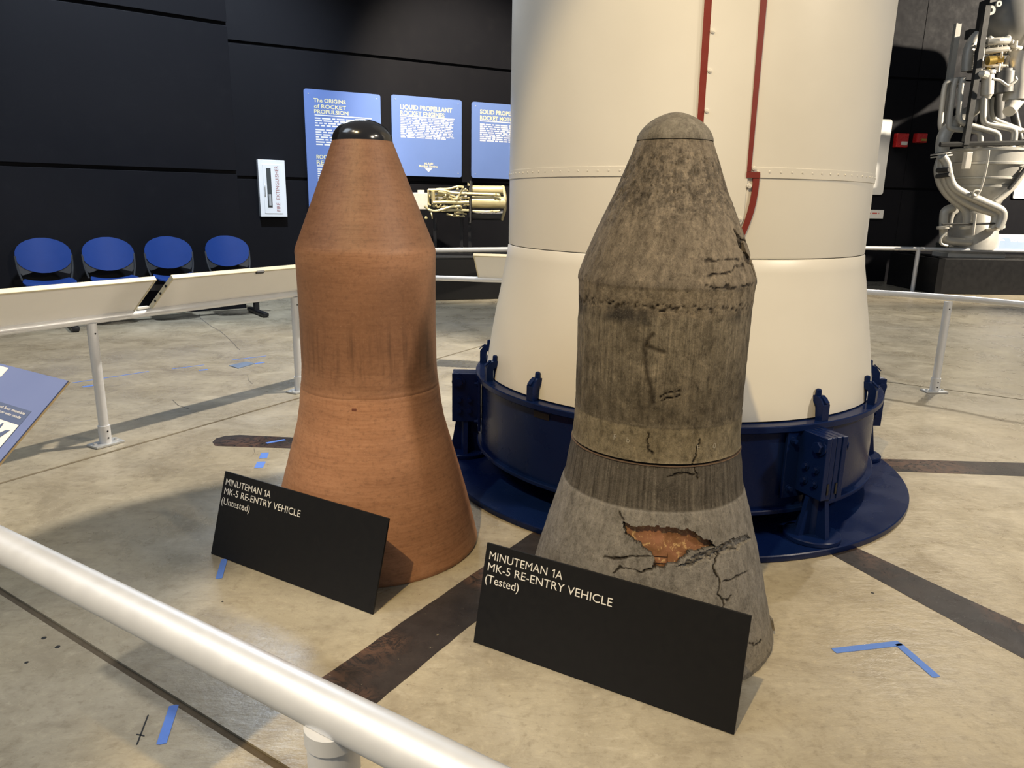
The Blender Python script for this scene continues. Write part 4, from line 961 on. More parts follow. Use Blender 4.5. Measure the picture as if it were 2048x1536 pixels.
# ------------------------------------------------------------------ tandem seats against the left wall
bt = tA.copy(); bn = Vector((bt.y, -bt.x, 0))                 # towards the room
B1 = Vector((-5.04, 7.90, 0))
tb = thing('tandem_seating', 'row of four blue plastic seats on one black beam against black wall', 'bench', B1)
for i, u in enumerate((86, 216, 337, 455)):
    tgt = onplane(u, 500, B1, nA); c = Vector((tgt.x, tgt.y, 0))
    # curved oval shell: egg-shaped outline with a rounded top
    def shellpts(z_lo, z_hi, wid, k_in, lean, thick, nx=18, nz=12):
        mb = MB(); vs = []
        for s_ in (0, 1):
            for j in range(nz + 1):
                f_ = j / nz; zc_ = (z_lo + z_hi) / 2; hh = (z_hi - z_lo) / 2; yy = -math.cos(math.pi * f_)
                half = wid / 2 * max(.02, (1 - abs(yy) ** 2.3)) ** .5 * (1 - .06 * (1 - f_) )
                for i2 in range(nx + 1):
                    x = -1 + 2 * i2 / nx
                    z = zc_ + yy * hh
                    p = c + bt * (x * half) + UP * z + bn * (k_in * (x * half / (wid / 2)) ** 2 - lean * (z - z_lo) - s_ * thick)
                    vs.append(p)
        m = nx + 1; N = m * (nz + 1); fs = []
        for j in range(nz):
            for i2 in range(nx):
                q = (j * m + i2, j * m + i2 + 1, (j + 1) * m + i2 + 1, (j + 1) * m + i2); fs.append(q); fs.append(tuple(x + N for x in q[::-1]))
        bd = [j * m for j in range(nz + 1)] + [nz * m + i2 for i2 in range(1, m)] + [j * m + nx for j in range(nz - 1, -1, -1)] + [i2 for i2 in range(nx - 1, 0, -1)]
        for a, b in zip(bd, bd[1:] + bd[:1]): fs.append((b, a, N + a, N + b))
        return mb.add(vs, fs)
    ob('backrest', shellpts(.570, .935, .535, .05, .22, .012), CHAIRB, tb)
    # dark frame that holds the back: two arms and side webs
    for sg in (-1, 1):
        mb = MB()
        a = c + bt * sg * .258 + bn * (.035 - .04) + UP * .755; b = c + bt * sg * .252 + bn * .03 + UP * .61; d_ = c + bt * sg * .225 + bn * .06 + UP * .50
        mb.tube([a, b, d_], .011, 8, .05)
        web = [c + bt * sg * .262 + bn * .0 + UP * .755, c + bt * sg * .245 + bn * .02 + UP * .59, c + bt * sg * .215 + bn * .03 + UP * .555, c + bt * sg * .17 + bn * .012 + UP * .565, c + bt * sg * .10 - bn * .006 + UP * .59]
        pr = [p - bn * .016 for p in web]; n = len(web)
        mb.add(web + pr, [tuple(range(n)), tuple(range(2 * n - 1, n - 1, -1))] + [(k, (k + 1) % n, n + (k + 1) % n, n + k) for k in range(n)])
        ob('back_frame', mb, DARKPL, tb)
        mb = MB(); vs = []; nx, ny = 18, 8
    for s_ in (0, 1):
        for j in range(ny + 1):
            f_ = j / ny
            for i2 in range(nx + 1):
                x = -1 + 2 * i2 / nx
                half = .245 * (1 - .18 * (1 - f_) ** 2) * (1 - .10 * f_ ** 6)
                z = .482 + .030 * x * x - .040 * max(0, f_ - .70) ** 1.2 * (1 - x * x * .5) + .008 * math.cos(3 * f_) - s_ * .016
                vs.append(c + bt * (x * half) + bn * (.06 + .44 * f_ - .05 * x * x * f_) + UP * z)
    m = nx + 1; N = m * (ny + 1); fs = []
    for j in range(ny):
        for i2 in range(nx):
            q = (j * m + i2, j * m + i2 + 1, (j + 1) * m + i2 + 1, (j + 1) * m + i2); fs.append(q); fs.append(tuple(x + N for x in q[::-1]))
    bd = [j * m for j in range(ny + 1)] + [ny * m + i2 for i2 in range(1, m)] + [j * m + nx for j in range(ny - 1, -1, -1)] + [i2 for i2 in range(nx - 1, 0, -1)]
    for a, b in zip(bd, bd[1:] + bd[:1]): fs.append((b, a, N + a, N + b))
    mb.add(vs, fs); ob('seat', mb, CHAIRB, tb)
    mb = MB(); mb.box(c + bn * .26 + UP * .440, (.10, .22, .035), (bt, bn, UP), .006); ob('seat_bracket', mb, BLACKM, tb, smooth=False)
c1 = onplane(86, 500, B1, nA); c4 = onplane(455, 500, B1, nA); c1.z = c4.z = 0
e0 = c1 - bt * .36; e1 = c4 + bt * .40
mb = MB(); mb.box((e0 + e1) / 2 + bn * .26 + UP * .390, ((e1 - e0).length, .075, .07), (bt, bn, UP), .008); ob('beam', mb, BLACKM, tb, smooth=False)
for p in (c1 + bt * .15, c4 + bt * .22):
    mb = MB(); mb.box(p + bn * .26 + UP * .21, (.06, .06, .34), (bt, bn, UP), .006); lg = ob('leg', mb, BLACKM, tb, smooth=False)
    mb = MB(); mb.box(p + bn * .30 + UP * .034, (.07, .62, .045), (bt, bn, UP), .012); mb.cyl(p + bn * .56 + UP * .001, p + bn * .56 + UP * .03, .03, seg=14); mb.cyl(p + bn * .04 + UP * .001, p + bn * .04 + UP * .03, .03, seg=14); ob('foot_bar', mb, BLACKM, lg)

# ------------------------------------------------------------------ fire extinguisher cabinet
wp = lambda u, v, k=0.0: onplane(u, v, pB - nB * k, nB)
def frameB(tl, tr, bl, k):
    a, b, c = wp(*tl, k), wp(*tr, k), wp(*bl, k)
    w = (b - a).dot(tB); h = ((a.z + b.z) / 2) - c.z
    o = Vector((a.x, a.y, c.z)); return o, w, h
o, w, h = frameB((515, 318.5), (569, 321), (523, 433.5), .13)
cab = thing('extinguisher_cabinet', 'white wall cabinet with narrow window marked FIRE EXTINGUISHER', 'cabinet', o + tB * w / 2)
ax = (tB, UP, -nB)
mb = MB(); mb.box(o + tB * w / 2 + UP * h / 2 + nB * .066, (w, h, .13), ax, .006); ob('body', mb, CABW, cab, smooth=False)
mb = MB(); mb.box(o + tB * w * .5 + UP * h * .49 - nB * .004, (w * .68, h * .86, .012), ax, .004); door = ob('door', mb, CABW, cab, smooth=False)
mb = MB(); mb.box(o + tB * w * .37 + UP * h * .51 - nB * .011, (w * .17, h * .69, .004), ax); ob('window', mb, GLASSD, door, smooth=False)
mb = MB(); mb.cyl(o + tB * w * .37 + UP * h * .20 - nB * .014, o + tB * w * .37 + UP * h * .40 - nB * .014, w * .05, seg=12); ob('extinguisher_glimpse', mb, GREYTX, door, label='grey shape behind the window')
mb = MB(); mb.tube([o + tB * w * .20 + UP * h * .36 - nB * .010, o + tB * w * .20 + UP * h * .40 - nB * .03, o + tB * w * .20 + UP * h * .54 - nB * .03, o + tB * w * .20 + UP * h * .58 - nB * .010], .008, 8, .02); ob('handle', mb, GALV, door)
mb = MB(); text_mb('FIRE  EXTINGUISHER', w * .13, h * .80, o + tB * w * .735 + UP * h * .10 - nB * .011, UP, -tB, mb, 0.0, .0008); ob('lettering', mb, simple('dark_red_print', (0.33, 0.10, 0.10), 0.5), door, smooth=False)

# ------------------------------------------------------------------ blue wall panels
def wallpanel(o, w, h, label, k=.05):
    root = thing('wall_panel_sign', label, 'sign', o)
    mb = MB(); mb.prism(rrect(w, h, .035), (tB, UP, -nB), o + nB * .022, .022); ob('board', mb, PANELB, root, smooth=False)
    for x in (.06, w - .06):
        for z in (.06, h - .06): mb = MB(); mb.cyl(o + tB * x + UP * z, o + tB * x + UP * z - nB * .004, .008, seg=8); ob('fixing', mb, GREYTX, root)
    for x in (.15, w - .15): mb = MB(); mb.box(o + tB * x + UP * h / 2 + nB * .055, (.05, h * .7, .066), (tB, UP, -nB)); ob('standoff', mb, BLACKM, root, smooth=False)
    return root
exB, eyB = tB, UP
K = .09
def pt(o, w, h, u, v):
    q = wp(u, v, K); return (q - o).dot(tB), q.z - o.z
o1, w1, h1 = frameB((607, 177), (760.5, 189), (620, 395), K); z_low = 1.05; h1 += o1.z - z_low; o1.z = z_low
p1 = wallpanel(o1, w1, h1, 'tall blue wall panel headed The ORIGINS of ROCKET PROPULSION')
o2, w2, h2 = frameB((782.6, 191), (923.5, 200.5), (788, 349), K); h2 = wp(923, 200.5, K).z - wp(923, 355, K).z; o2.z = wp(923, 355, K).z
p2 = wallpanel(o2, w2, h2, 'blue wall panel headed LIQUID PROPELLANT ROCKET ENGINES')
a = wp(944, 203, K); b = wp(945, 355.6, K); o3 = Vector((a.x, a.y, b.z)); w3, h3 = w2, a.z - b.z
p3 = wallpanel(o3, w3, h3, 'blue wall panel headed SOLID PROPELLANT ROCKET MOTORS')
def put(o, root, items, rows, mat=YELLOW, rules=()):
    for s_, (u0, v0), (u1, v1), cap in items:
        mb = MB(); q0 = wp(u0, v0, K); q1 = wp(u1, v1, K); text_mb(s_, cap, (q1 - q0).dot(tB), Vector((q0.x, q0.y, q0.z)), exB, eyB, mb, 0.02, .0015)
        ob('heading', mb, mat, root, label='pale yellow heading', smooth=False)
    mb = MB()
    for (u0, v0), (u1, v1) in rules:
        q0 = wp(u0, v0, K); q1 = wp(u1, v1, K); L = (q1 - q0).dot(tB); mb.box(q0 + tB * L / 2 - nB * .001, (L, .014, .002), (tB, UP, -nB))
    for (u0, v0), (u1, v1), n_, mean in rows:
        q0 = wp(u0, v0, K); q1 = wp(u1, v0, K); q2 = wp(u0, v1, K); pitch = (q0.z - q2.z) / n_
        bars(mb, Vector((q0.x, q0.y, q0.z)), exB, eyB, (q1 - q0).dot(tB), n_, pitch, pitch * .56, .04, mean, .022)
    ob('body_text', mb, WHITE, root, kind='stuff', label='lines of small white print', smooth=False)
put(o1, p1, [('The ORIGINS', (627, 203.5), (691.5, 209), .050), ('of ROCKET', (628, 215.5), (692, 220), .050), ('PROPULSION', (628.5, 226), (697, 231), .050), ('ROC', (633, 317.5), (654, 319), .055), ('RE', (633.5, 328.5), (648, 329.5), .055)],
    [((629.5, 234.5), (740, 254), 4, .08), ((631, 257.5), (740, 292), 7, .08), ((635, 337), (700, 372), 8, .08)], rules=[((629, 229.6), (743, 236)), ((634, 331.5), (690, 334))])
put(o2, p2, [('LIQUID PROPELLANT', (800.5, 217.5), (904, 225), .062), ('ROCKET ENGINES', (800.5, 229.5), (889, 234), .062), ('XLR-81', (848, 329), (866, 330), .030), ('Rocket Engine', (838.5, 333.8), (875, 335.5), .030)],
    [((801, 234), (908, 276), 12, .08)], rules=[((800, 231.2), (909, 237.5))])
mb = MB(); qc = wp(857, 335.7, K); mb.add([qc - tB * .068 - nB * .0016, qc + tB * .068 - nB * .0016, qc - UP * .062 - nB * .0016], [(0, 1, 2)]); ob('arrow', mb, WHITE, p2, label='white downward arrow', smooth=False)
q0 = wp(960, 227, K); q1 = wp(960, 239, K)
mb = MB(); text_mb('SOLID PROPELLANT', .060, .80, Vector((q0.x, q0.y, q0.z)), exB, eyB, mb, .02, .0015); ob('heading', mb, YELLOW, p3, label='pale yellow heading', smooth=False); mb = MB(); text_mb('ROCKET MOTORS', .060, .66, Vector((q1.x, q1.y, q1.z)), exB, eyB, mb, .02, .0015); ob('heading', mb, YELLOW, p3, label='pale yellow heading', smooth=False)
mb = MB(); q0 = wp(960, 241.5, K); mb.box(q0 + tB * .42 - nB * .001, (.84, .014, .002), (tB, UP, -nB)); q0 = wp(960, 247, K); bars(mb, q0, exB, eyB, .84, 9, .030, .017, .04, .08, .022); ob('body_text', mb, WHITE, p3, kind='stuff', label='lines of small white print', smooth=False)

# ------------------------------------------------------------------ horizontal rocket engine on its stand
HY = 11.05
def hp(u, v, dy=0.0): return aty(u, v, HY + dy)
def m_(n): return n / FPX * HY * 1.0
hx = (hp(1000, 400) - hp(900, 400)).normalized()
plc = thing('plinth', 'long black exhibit plinth under the brassy horizontal engine', 'plinth', (-.9, 10.7, 0))
fl = gz(800, 603); fr = gz(1040, 597); pt_ = (fr - fl).normalized(); pn = Vector((-pt_.y, pt_.x, 0))
mb = MB(); mb.box(fl + pt_ * 1.0 + pn * .45 + UP * .30, (3.4, .9, .60), (pt_, pn, UP), .01); ob('plinth_body', mb, PLINTH, plc, smooth=False)
mb = MB(); mb.box(fl + pt_ * 1.0 + pn * .45 + UP * .612, (3.42, .92, .024), (pt_, pn, UP), .004); ob('plinth_top', mb, DARKPL, plc, smooth=False)
eng = thing('rocket_engine', 'brassy horizontal rocket engine with three cylinders and tangled pipes on black stand', 'engine', hp(930, 470))
for i, (v, r, dy, u0, u1, mt) in enumerate(((380, 8.6, .16, 940, 1009, BRASS), (404.5, 11.2, -.12, 944, 1013, BRASS), (430.5, 9.2, .14, 943, 1008, STEELD))):
    a, b = hp(u0, v, dy), hp(u1, v + .8, dy); rr = m_(r); d = (b - a).normalized()
    mb = MB(); mb.lathe([(rr * .5, -.01), (rr * 1.04, 0), (rr * 1.04, .03), (rr, .04), (rr, (b - a).length - .05), (rr * 1.07, (b - a).length - .04), (rr * 1.07, (b - a).length - .01), (rr * .9, (b - a).length), (rr * .2, (b - a).length + .004)], a, (d.orthogonal().normalized(), d.cross(d.orthogonal().normalized()), d), 28)
    ob('thrust_chamber', mb, mt, eng)
mb = MB(); mb.prism([(0, -m_(39)), (m_(3), -m_(39)), (m_(3), m_(39)), (0, m_(39))], (hx, UP, Vector((0, 1, 0))), hp(939, 404, -.2), .40); ob('mount_plate', mb, STEELD, eng, smooth=False)
mb = MB(); mb.prism([(0, 0), (m_(9), 0), (0, m_(6.5))], (hx, UP, Vector((0, 1, 0))), hp(935, 371.5, .1), .02); ob('lug', mb, BRASS, eng, smooth=False)
mb = MB(); mb.tube([hp(1007, 374, -.02), hp(1011, 398, -.20), hp(1010, 420, -.14), hp(1004, 439, -.02)], .022, 8, .05); ob('end_strap', mb, BRASS, eng)
mb = MB(); mb.box(hp(836, 402), (.32, .3, m_(31)), None, .01)
for x in (838, 842, 846): mb.cyl(hp(x, 387), hp(x, 380), .022, seg=8)
ob('gearbox', mb, STEELL, eng, smooth=False)
pipes = [([(857, 395), (870, 378), (900, 378), (913, 373), (927, 374)], .030, -.1), ([(857, 380), (885, 380), (905, 386), (926, 387), (990, 389), (1000, 391)], .040, -.22), ([(862, 392), (880, 391), (900, 388)], .028, -.15),
         ([(866, 405), (890, 404), (920, 405), (938, 404)], .040, -.25), ([(849, 412), (858, 420), (870, 423), (885, 419), (900, 414), (912, 413), (922, 412), (923, 420)], .034, -.28), ([(892, 421), (895, 420), (938, 421)], .036, -.25),
         ([(945, 422), (975, 423), (1000, 422)], .030, -.22), ([(866, 383), (867, 408)], .048, -.24), ([(856, 379), (857, 410), (861, 410)], .022, -.15), ([(913, 399), (920, 388), (926, 375)], .024, -.30), ([(893, 428), (905, 431), (930, 433)], .026, -.1),
         ([(902, 395), (906, 399), (912, 398), (922, 394), (928, 393)], .022, -.26), ([(872, 410), (876, 417), (882, 409)], .022, -.27), ([(921, 398), (922, 421)], .026, -.2), ([(858, 384), (880, 383), (893, 386)], .026, -.2)]
for pts, r, dy in pipes:
    mb = MB(); mb.tube([hp(u, v, dy + .03 * math.sin(i * 2)) for i, (u, v) in enumerate(pts)], r * .52, 8, .06); ob('pipe', mb, BRASS, eng)
mb = MB()
for u, v, r, dy in ((889, 396, 3.6, -.1), (899, 396, 3.2, -.1), (874, 397, 3, -.1), (931, 379, 2.6, -.3), (868, 412, 3.2, -.1), (912, 414, 3.0, -.3), (907, 432, 2.4, -.1), (917, 432.5, 2.4, -.1), (990, 389.5, 3.2, -.22), (996, 390, 3.4, -.22), (984, 422.5, 2.6, -.22), (992, 423, 3.0, -.22), (880, 386, 3, 0), (915, 378, 3, 0), (896, 407, 3, 0), (852, 436, 3.2, -.1)):
    mb.ball(hp(u, v, dy), m_(r), 10)
ob('fittings', mb, BRASS, eng, kind='stuff')
mb = MB()
for i in range(34):
    u = random.uniform(858, 930); v = 404 + random.uniform(-24, 26); dy = random.uniform(-.24, .0)
    if i % 3: q = (u + random.uniform(8, 26), v + random.uniform(-4, 4))
    else: q = (u + random.uniform(-4, 4), v + random.uniform(-14, 14))
    mb.tube([hp(u, v, dy), hp((u + q[0]) / 2, (v + q[1]) / 2 + random.uniform(-3, 3), dy - .03), hp(min(q[0], 938), q[1], dy)], random.uniform(.008, .016), 6, .05)
ob('thin_lines', mb, BRASS, eng, kind='stuff')
mb = MB(); mb.cyl(hp(862, 404, .1), hp(935, 404, .1), m_(20), m_(24), 18); ob('core_casing', mb, STEELD, eng)
for u0, u1 in ((925, 922), (939.5, 940.5)):
    mb = MB(); a = hp(u0, 436); b = hp(u1, 500); b = a + (b - a) * ((a.z - .63) / (a.z - b.z)); mb.box((a + b) / 2, (.05, .05, (a - b).length), None); ob('stand_leg', mb, BLACKM, eng, smooth=False)
a = hp(870, 436); b = a.copy(); b.z = .63; mb = MB(); mb.box((a + b) / 2, (.05, .05, (a - b).length)); ob('stand_leg', mb, BLACKM, eng, smooth=False)
mb = MB(); a = hp(930, 440); mb.box(Vector((a.x - .3, a.y, .636)), (1.4, .42, .022)); ob('stand_foot', mb, BLACKM, eng, smooth=False)

# ------------------------------------------------------------------ right wall items
pCf = pC - nC * 0.0
wc = lambda u, v, k=0.0: onplane(u, v, pC - nC * k, nC)
def csign(tl, tr, bl, label, rr, w=None):
    a, b, c = wc(*tl, .04), wc(*tr, .04), wc(*bl, .04); o = Vector((c.x, c.y, c.z)); o = Vector((a.x, a.y, c.z)); w = w or (b - a).dot(tC); h = a.z - c.z
    root = thing('wall_sign', label, 'sign', o); mb = MB(); mb.prism(rrect(w, h, rr), (tC, UP, -nC), o + nC * .036, .036); ob('board', mb, WHITE, root, smooth=False); return root, o, w, h
root, o, w, h = csign((1705, 236), (1786, 237), (1690, 388), 'tall white wall panel peeking out behind the cream rocket stage', .05)
mb = MB(); bars(mb, o + tC * .14 + UP * (h - .36) , tC, UP, w - .36, 7, .055, .020, .1, .12, .05); ob('print', mb, GREYTX, root, smooth=False); mb = MB(); bars(mb, o + tC * .14 + UP * (h * .42), tC, UP, w - .36, 12, .036, .016, .3, .1, .04); ob('print', mb, GREYTX, root, smooth=False); mb = MB(); text_mb('10', .11, None, o + tC * (w - .40) + UP * (h - .17), tC, UP, mb, 0, .001); ob('print', mb, GREYTX, root, smooth=False)
root, o, w, h = csign((1700, 419), (1768, 420), (1695, 436), 'small white wall sign with red print below the tall white panel', .004)
mb = MB(); bars(mb, o + tC * .06 + UP * (h - .05), tC, UP, w - .14, 2, .042, .026, .02, .07, .03); ob('print', mb, simple('red_print', (0.6, 0.12, 0.10), 0.5), root, smooth=False)
root, o, w, h = csign((2036, 338), (2110, 339), (2030, 397), 'white wall panel behind the large vertical engine, far side from the rocket stage', .03)
for u, v, w_, h_, lab, kind in ((1805, 280.5, 24, 25, 'larger red fire alarm box with clear strobe lens, nearer the rocket stage', 0), (1843.5, 276, 22, 17, 'smaller red fire alarm box with yellow marking, nearer the vertical engine', 1)):
    c = wc(u, v, .1); k_ = 14.4 / FPX
    root = thing('alarm_box', lab, 'fire alarm', c); mb = MB(); mb.box(c + nC * .05, (w_ * k_, h_ * k_, .12), (tC, UP, -nC), .012); ob('housing', mb, REDB, root, smooth=False)
    mb = MB(); mb.box(c + tC * .03 - UP * h_ * k_ * .22 - nC * .02, (w_ * k_ * .5, h_ * k_ * .25, .03), (tC, UP, -nC), .008); ob('lens', mb, WHITE if kind == 0 else GOLD, root, label='clear strobe lens' if kind == 0 else 'yellow marked window', smooth=False)

# ------------------------------------------------------------------ large vertical engine at the right
EY = 12.9
def ep(u, v, dy=0.0): return aty(u, v, EY + dy)
def em(n): return n / FPX * (EY * 1.0)
pl = thing('plinth', 'wide black exhibit plinth under the large vertical engine', 'plinth', (8.6, 12.6, 0))
g0 = gz(1868, 588); g1 = gz(2200, 592); ptt = (g1 - g0).normalized(); ptn = Vector((-ptt.y, ptt.x, 0)); hz = aty(1870, 517, g0.y).z
mb = MB(); mb.box(g0 + ptt * 1.7 + ptn * .75 + UP * hz / 2, (3.4, 1.5, hz), (ptt, ptn, UP), .01); ob('plinth_body', mb, PLINTH, pl, smooth=False)
# chamfered black skirting that runs left from the plinth to the wall
a0 = gz(1787, 565); mb = MB(); d_ = (g0 - a0); L = d_.length; d_.normalize(); dn_ = Vector((-d_.y, d_.x, 0))
mb.box(a0 + d_ * L / 2 + dn_ * .05 + UP * hz / 2, (L, .10, hz), (d_, dn_, UP)); ob('side_panel', mb, PLINTH, pl, smooth=False)

ve = thing('rocket_engine', 'large grey vertical rocket engine with bent pipes and dark tank on black plinth', 'engine', (ep(1935, 517).x, EY + .25, hz))
DY = 0.25                                                   # engine axis behind the plinth front
axx = ep(1966, 340, DY); ax2 = ep(1941, 455, DY)
def E(u, v, dy=0.0): return ep(u, v, DY + dy)
def er(n): return n / FPX * (EY + DY)
def bowl(pts, cu, mat, name, seg=40):
    """pts: (v, half width px); axis follows the image column cu at v0"""
    c = E(cu, pts[0][0]); mb = MB(); prof = []
    for v, r in pts: prof.append((er(r), E(cu, v).z))
    mb.lathe(prof, (c.x, c.y, 0), None, seg); return ob(name, mb, mat, ve)
cu = 1958
bowl([(424, 26), (410, 32), (397, 38), (376, 52), (375, 55), (372, 55), (371, 53), (360, 58), (359, 61), (356, 61), (355, 59), (332, 66), (331, 70), (327, 70), (326, 67), (305, 69), (304, 72), (300, 72), (298, 64), (294, 30)], cu, STEEL, 'thrust_cone')
bowl([(497, 47), (480, 46), (462, 42), (440, 36), (424, 31), (420, 25)], 1941, STEEL, 'lower_housing')
c0, c1 = E(1935, 517), E(1935, 497)
mb = MB()
mb.box(Vector((c0.x, c0.y, hz + .09)), (er(108), er(52), .20), None, .015); ob('base_block', mb, STEELL, ve, smooth=False)
mb = MB(); mb.box(Vector((c0.x, c0.y, hz + .035)), (er(112), er(56), .08), None, .01); ob('base_flange', mb, STEELL, ve, smooth=False)
mb = MB(); mb.box(Vector((E(1935, 490).x, c0.y, E(1935, 492).z)), (er(100), er(46), er(10)), None, .01); ob('base_frame', mb, STEELD, ve, smooth=False)
for u in (1962, 1992, 2018, 2044, 1940):
    a, b = E(u, 303, -.35 if u > 1945 else -.2), E(u, 291, -.35 if u > 1945 else -.2); mb = MB(); mb.cyl(a, b, er(12), er(10), 20); ob('injector_boss', mb, STEELL, ve)
mb = MB(); mb.tube([E(1880, 289, -.55), E(2090, 285, -.55)], .040, 6); ob('cross_bar', mb, STEELD, ve)
mb = MB(); mb.box((E(1938, 290, -.55) + E(1966, 12, -.55)) / 2, (.085, .085, (E(1938, 290, -.55) - E(1966, 12, -.55)).length), None); 
ob('frame_post', mb, STEELD, ve, smooth=False)
a, b = E(1898, 165, -.1), E(1902, 47, -.1); b.x = a.x; mb = MB(); mb.box((a + b) / 2, (.085, .085, (a - b).length)); ob('frame_post', mb, STEEL, ve, smooth=False)
for u, v0, v1 in ((1934, 306, 336), (2044, 302, 332)):
    a = E(u, (v0 + v1) / 2, -.5); mb = MB(); mb.box(a, (er(11), .10, er(v1 - v0)), None, .01); ob('bracket', mb, STEELL, ve, smooth=False)
# tank: cylinder lying across with a domed left end
tc = E(2052, 50, 0); rr = er(47)
mb = MB(); prof = [(rr * math.sin(R_(a)), -rr * 1.05 * math.cos(R_(a))) for a in range(2, 91, 8)] + [(rr, .02), (rr * 1.012, .03), (rr * 1.012, .07), (rr, .08), (rr, 1.2), (rr * .6, 1.45), (.01, 1.55)]
mb.lathe(prof, E(2022, 50, 0), (Vector((0, 1, 0)), UP, Vector((1, 0, 0))), 40); ob('tank', mb, simple('dark_tank_paint', (0.20, 0.195, 0.18), 0.45, 0.1), ve, label='dark horizontal tank with domed end')
mb = MB(); mb.lathe([(.03, -.02), (.07, -.02), (.07, .02), (.03, .02)], E(1981, 21, -.3), (Vector((1, 0, 0)), UP, Vector((0, 1, 0))), 16, close=True); ob('lifting_lug', mb, STEEL, ve); mb = MB(); mb.lathe([(.02, -.02), (.045, -.02), (.045, .02), (.02, .02)], E(1997, 8, -.3), (Vector((1, 0, 0)), UP, Vector((0, 1, 0))), 14, close=True); ob('lifting_lug', mb, STEEL, ve)
def pipe(pts, r, mat=STEEL, dy=-.3, bend=.16, nm='pipe', seg=12):
    q = [E(p[0], p[1], dy + (p[2] if len(p) > 2 else 0)) for p in pts]; mb = MB(); mb.tube(q, r, seg, bend); return ob(nm, mb, mat, ve)
pipe([(1925, 160), (1893, 163), (1888, 178), (1880, 250), (1884, 262), (1890, 262)], .042)
pipe([(1930, 158), (1905, 160), (1898, 172), (1892, 252)], .036, dy=-.2)
pipe([(1912, 157), (1907, 172), (1906, 185), (1897, 250), (1900, 258), (1955, 262), (1961, 268), (1961, 284)], .044, dy=-.45)
pipe([(1926, 156), (1922, 172), (1917, 235), (1922, 246), (1990, 264), (1997, 270), (1998, 284)], .046, dy=-.5)
pipe([(1915, 172), (1900, 176), (1897, 190), (1893, 245)], .030, dy=-.1)
pipe([(1968, 195), (1966, 240), (1972, 248), (2022, 256), (2030, 262), (2028, 282)], .050, dy=-.5)
pipe([(1974, 195), (1973, 235), (1982, 246), (2040, 262)], .040, dy=-.4); pipe([(1984, 195), (1982, 228), (1990, 240), (2048, 262)], .036, dy=-.3)
pipe([(1962, 208), (1935, 228), (1897, 256), (1886, 275), (1884, 305)], .105, dy=-.35, bend=.3, seg=18)
for v in (306, 311): mb = MB(); mb.cyl(E(1883.5, v, -.35), E(1883.5, v + 2.6, -.35), .165, seg=24); ob('pipe_flange', mb, STEELL, ve)
pipe([(1883, 313), (1878, 325), (1875, 338), (1878, 362), (1890, 385), (1915, 408), (1930, 418), (1935, 432), (1933, 455)], .062, dy=-.45, bend=.25, seg=14)
pipe([(1883, 313), (1884, 340), (1893, 370), (1910, 392), (1950, 415), (1985, 424), (1993, 432), (1986, 457)], .066, dy=-.55, bend=.25, seg=14)
pipe([(1884, 313), (1893, 325), (1896, 345), (1902, 368), (1915, 382), (1985, 412), (2006, 422), (2005, 440), (1996, 457)], .070, dy=-.62, bend=.25, seg=14)
pipe([(1908, 415), (1890, 420), (1887, 432), (1887, 470), (1890, 482), (1940, 484)], .068, dy=-.35, bend=.2, seg=14)
pipe([(1914, 420), (1902, 428), (1898, 455)], .050, dy=-.25)
for u, v in ((1887, 452), (1933, 452), (1987, 456), (1996, 452)): mb = MB(); mb.cyl(E(u, v, -.45), E(u, v + 5, -.45), .105, seg=18); ob('pipe_collar', mb, STEELL, ve)
for p_, q_, r_ in (((1874, 341, -.55), (1898, 339, -.75), .035), ((1873, 353, -.55), (1900, 349, -.78), .035), ((1884, 449, -.55), (1998, 447, -.6), .018)): mb = MB(); mb.tube([E(*p_), E(*q_)], r_, 6); ob('clamp_strap', mb, STEELD, ve)
pipe([(1978, 300), (1976, 320), (1970, 350), (1962, 378), (1955, 392), (1948, 392), (1945, 384), (1952, 380), (1962, 382)], .016, STEELL, -.72, .1, 'cable', 8)
pipe([(1951, 428), (1946, 470)], .022, STEELL, -.6, 0, 'cable', 8)
pipe([(1893, 465), (1881, 475), (1880, 488), (1895, 492)], .022, STEEL, -.5, .1, 'cable', 8)
pipe([(2048, 345), (2030, 370), (2008, 392), (1990, 405)], .05, STEELL, -.5, .1); pipe([(2056, 330), (2040, 350), (2018, 378)], .03, STEELD, -.55, .1)
# pumps, elbow and valve cluster under the tank
mb = MB(); a, b = E(1974, 190, -.5), E(1976, 148, -.5); mb.cyl(a, b, er(10.5), er(10), 24); mb.cyl(b, b + UP * .05, er(12), seg=24); mb.cyl(a - UP * .06, a, er(6), er(9), 20); ob('actuator', mb, STEELL, ve)
mb = MB(); a, b = E(2003, 186, -.45), E(2007, 144, -.45); mb.cyl(a, b, er(19), er(19), 28); mb.cyl(b, b + UP * .04, er(16), seg=24); ob('turbine_can', mb, simple('grey_can_paint', (0.12, 0.12, 0.115), 0.45, 0.3), ve, label='dark grey can')
pipe([(2046, 110), (2040, 122), (2036, 140), (2036, 172), (2032, 200)], .19, STEELL, -.45, .25, 'exhaust_elbow', 24)
mb = MB(); a = E(2018, 223, -.62); d_ = (E(2032, 200, -.45) - a).normalized(); mb.cyl(a, a + d_ * .30, er(10), er(14), 24); ob('exhaust_cap', mb, STEELL, ve)
pipe([(1957, 70), (1945, 82), (1938, 100), (1935, 122), (1934, 142)], .085, STEEL, -.25, .2, 'duct', 16)
pipe([(1985, 158), (2000, 160), (2012, 170), (2018, 172), (2034, 160), (2030, 154)], .022, STEELL, -.75, .05, 'cable', 8)
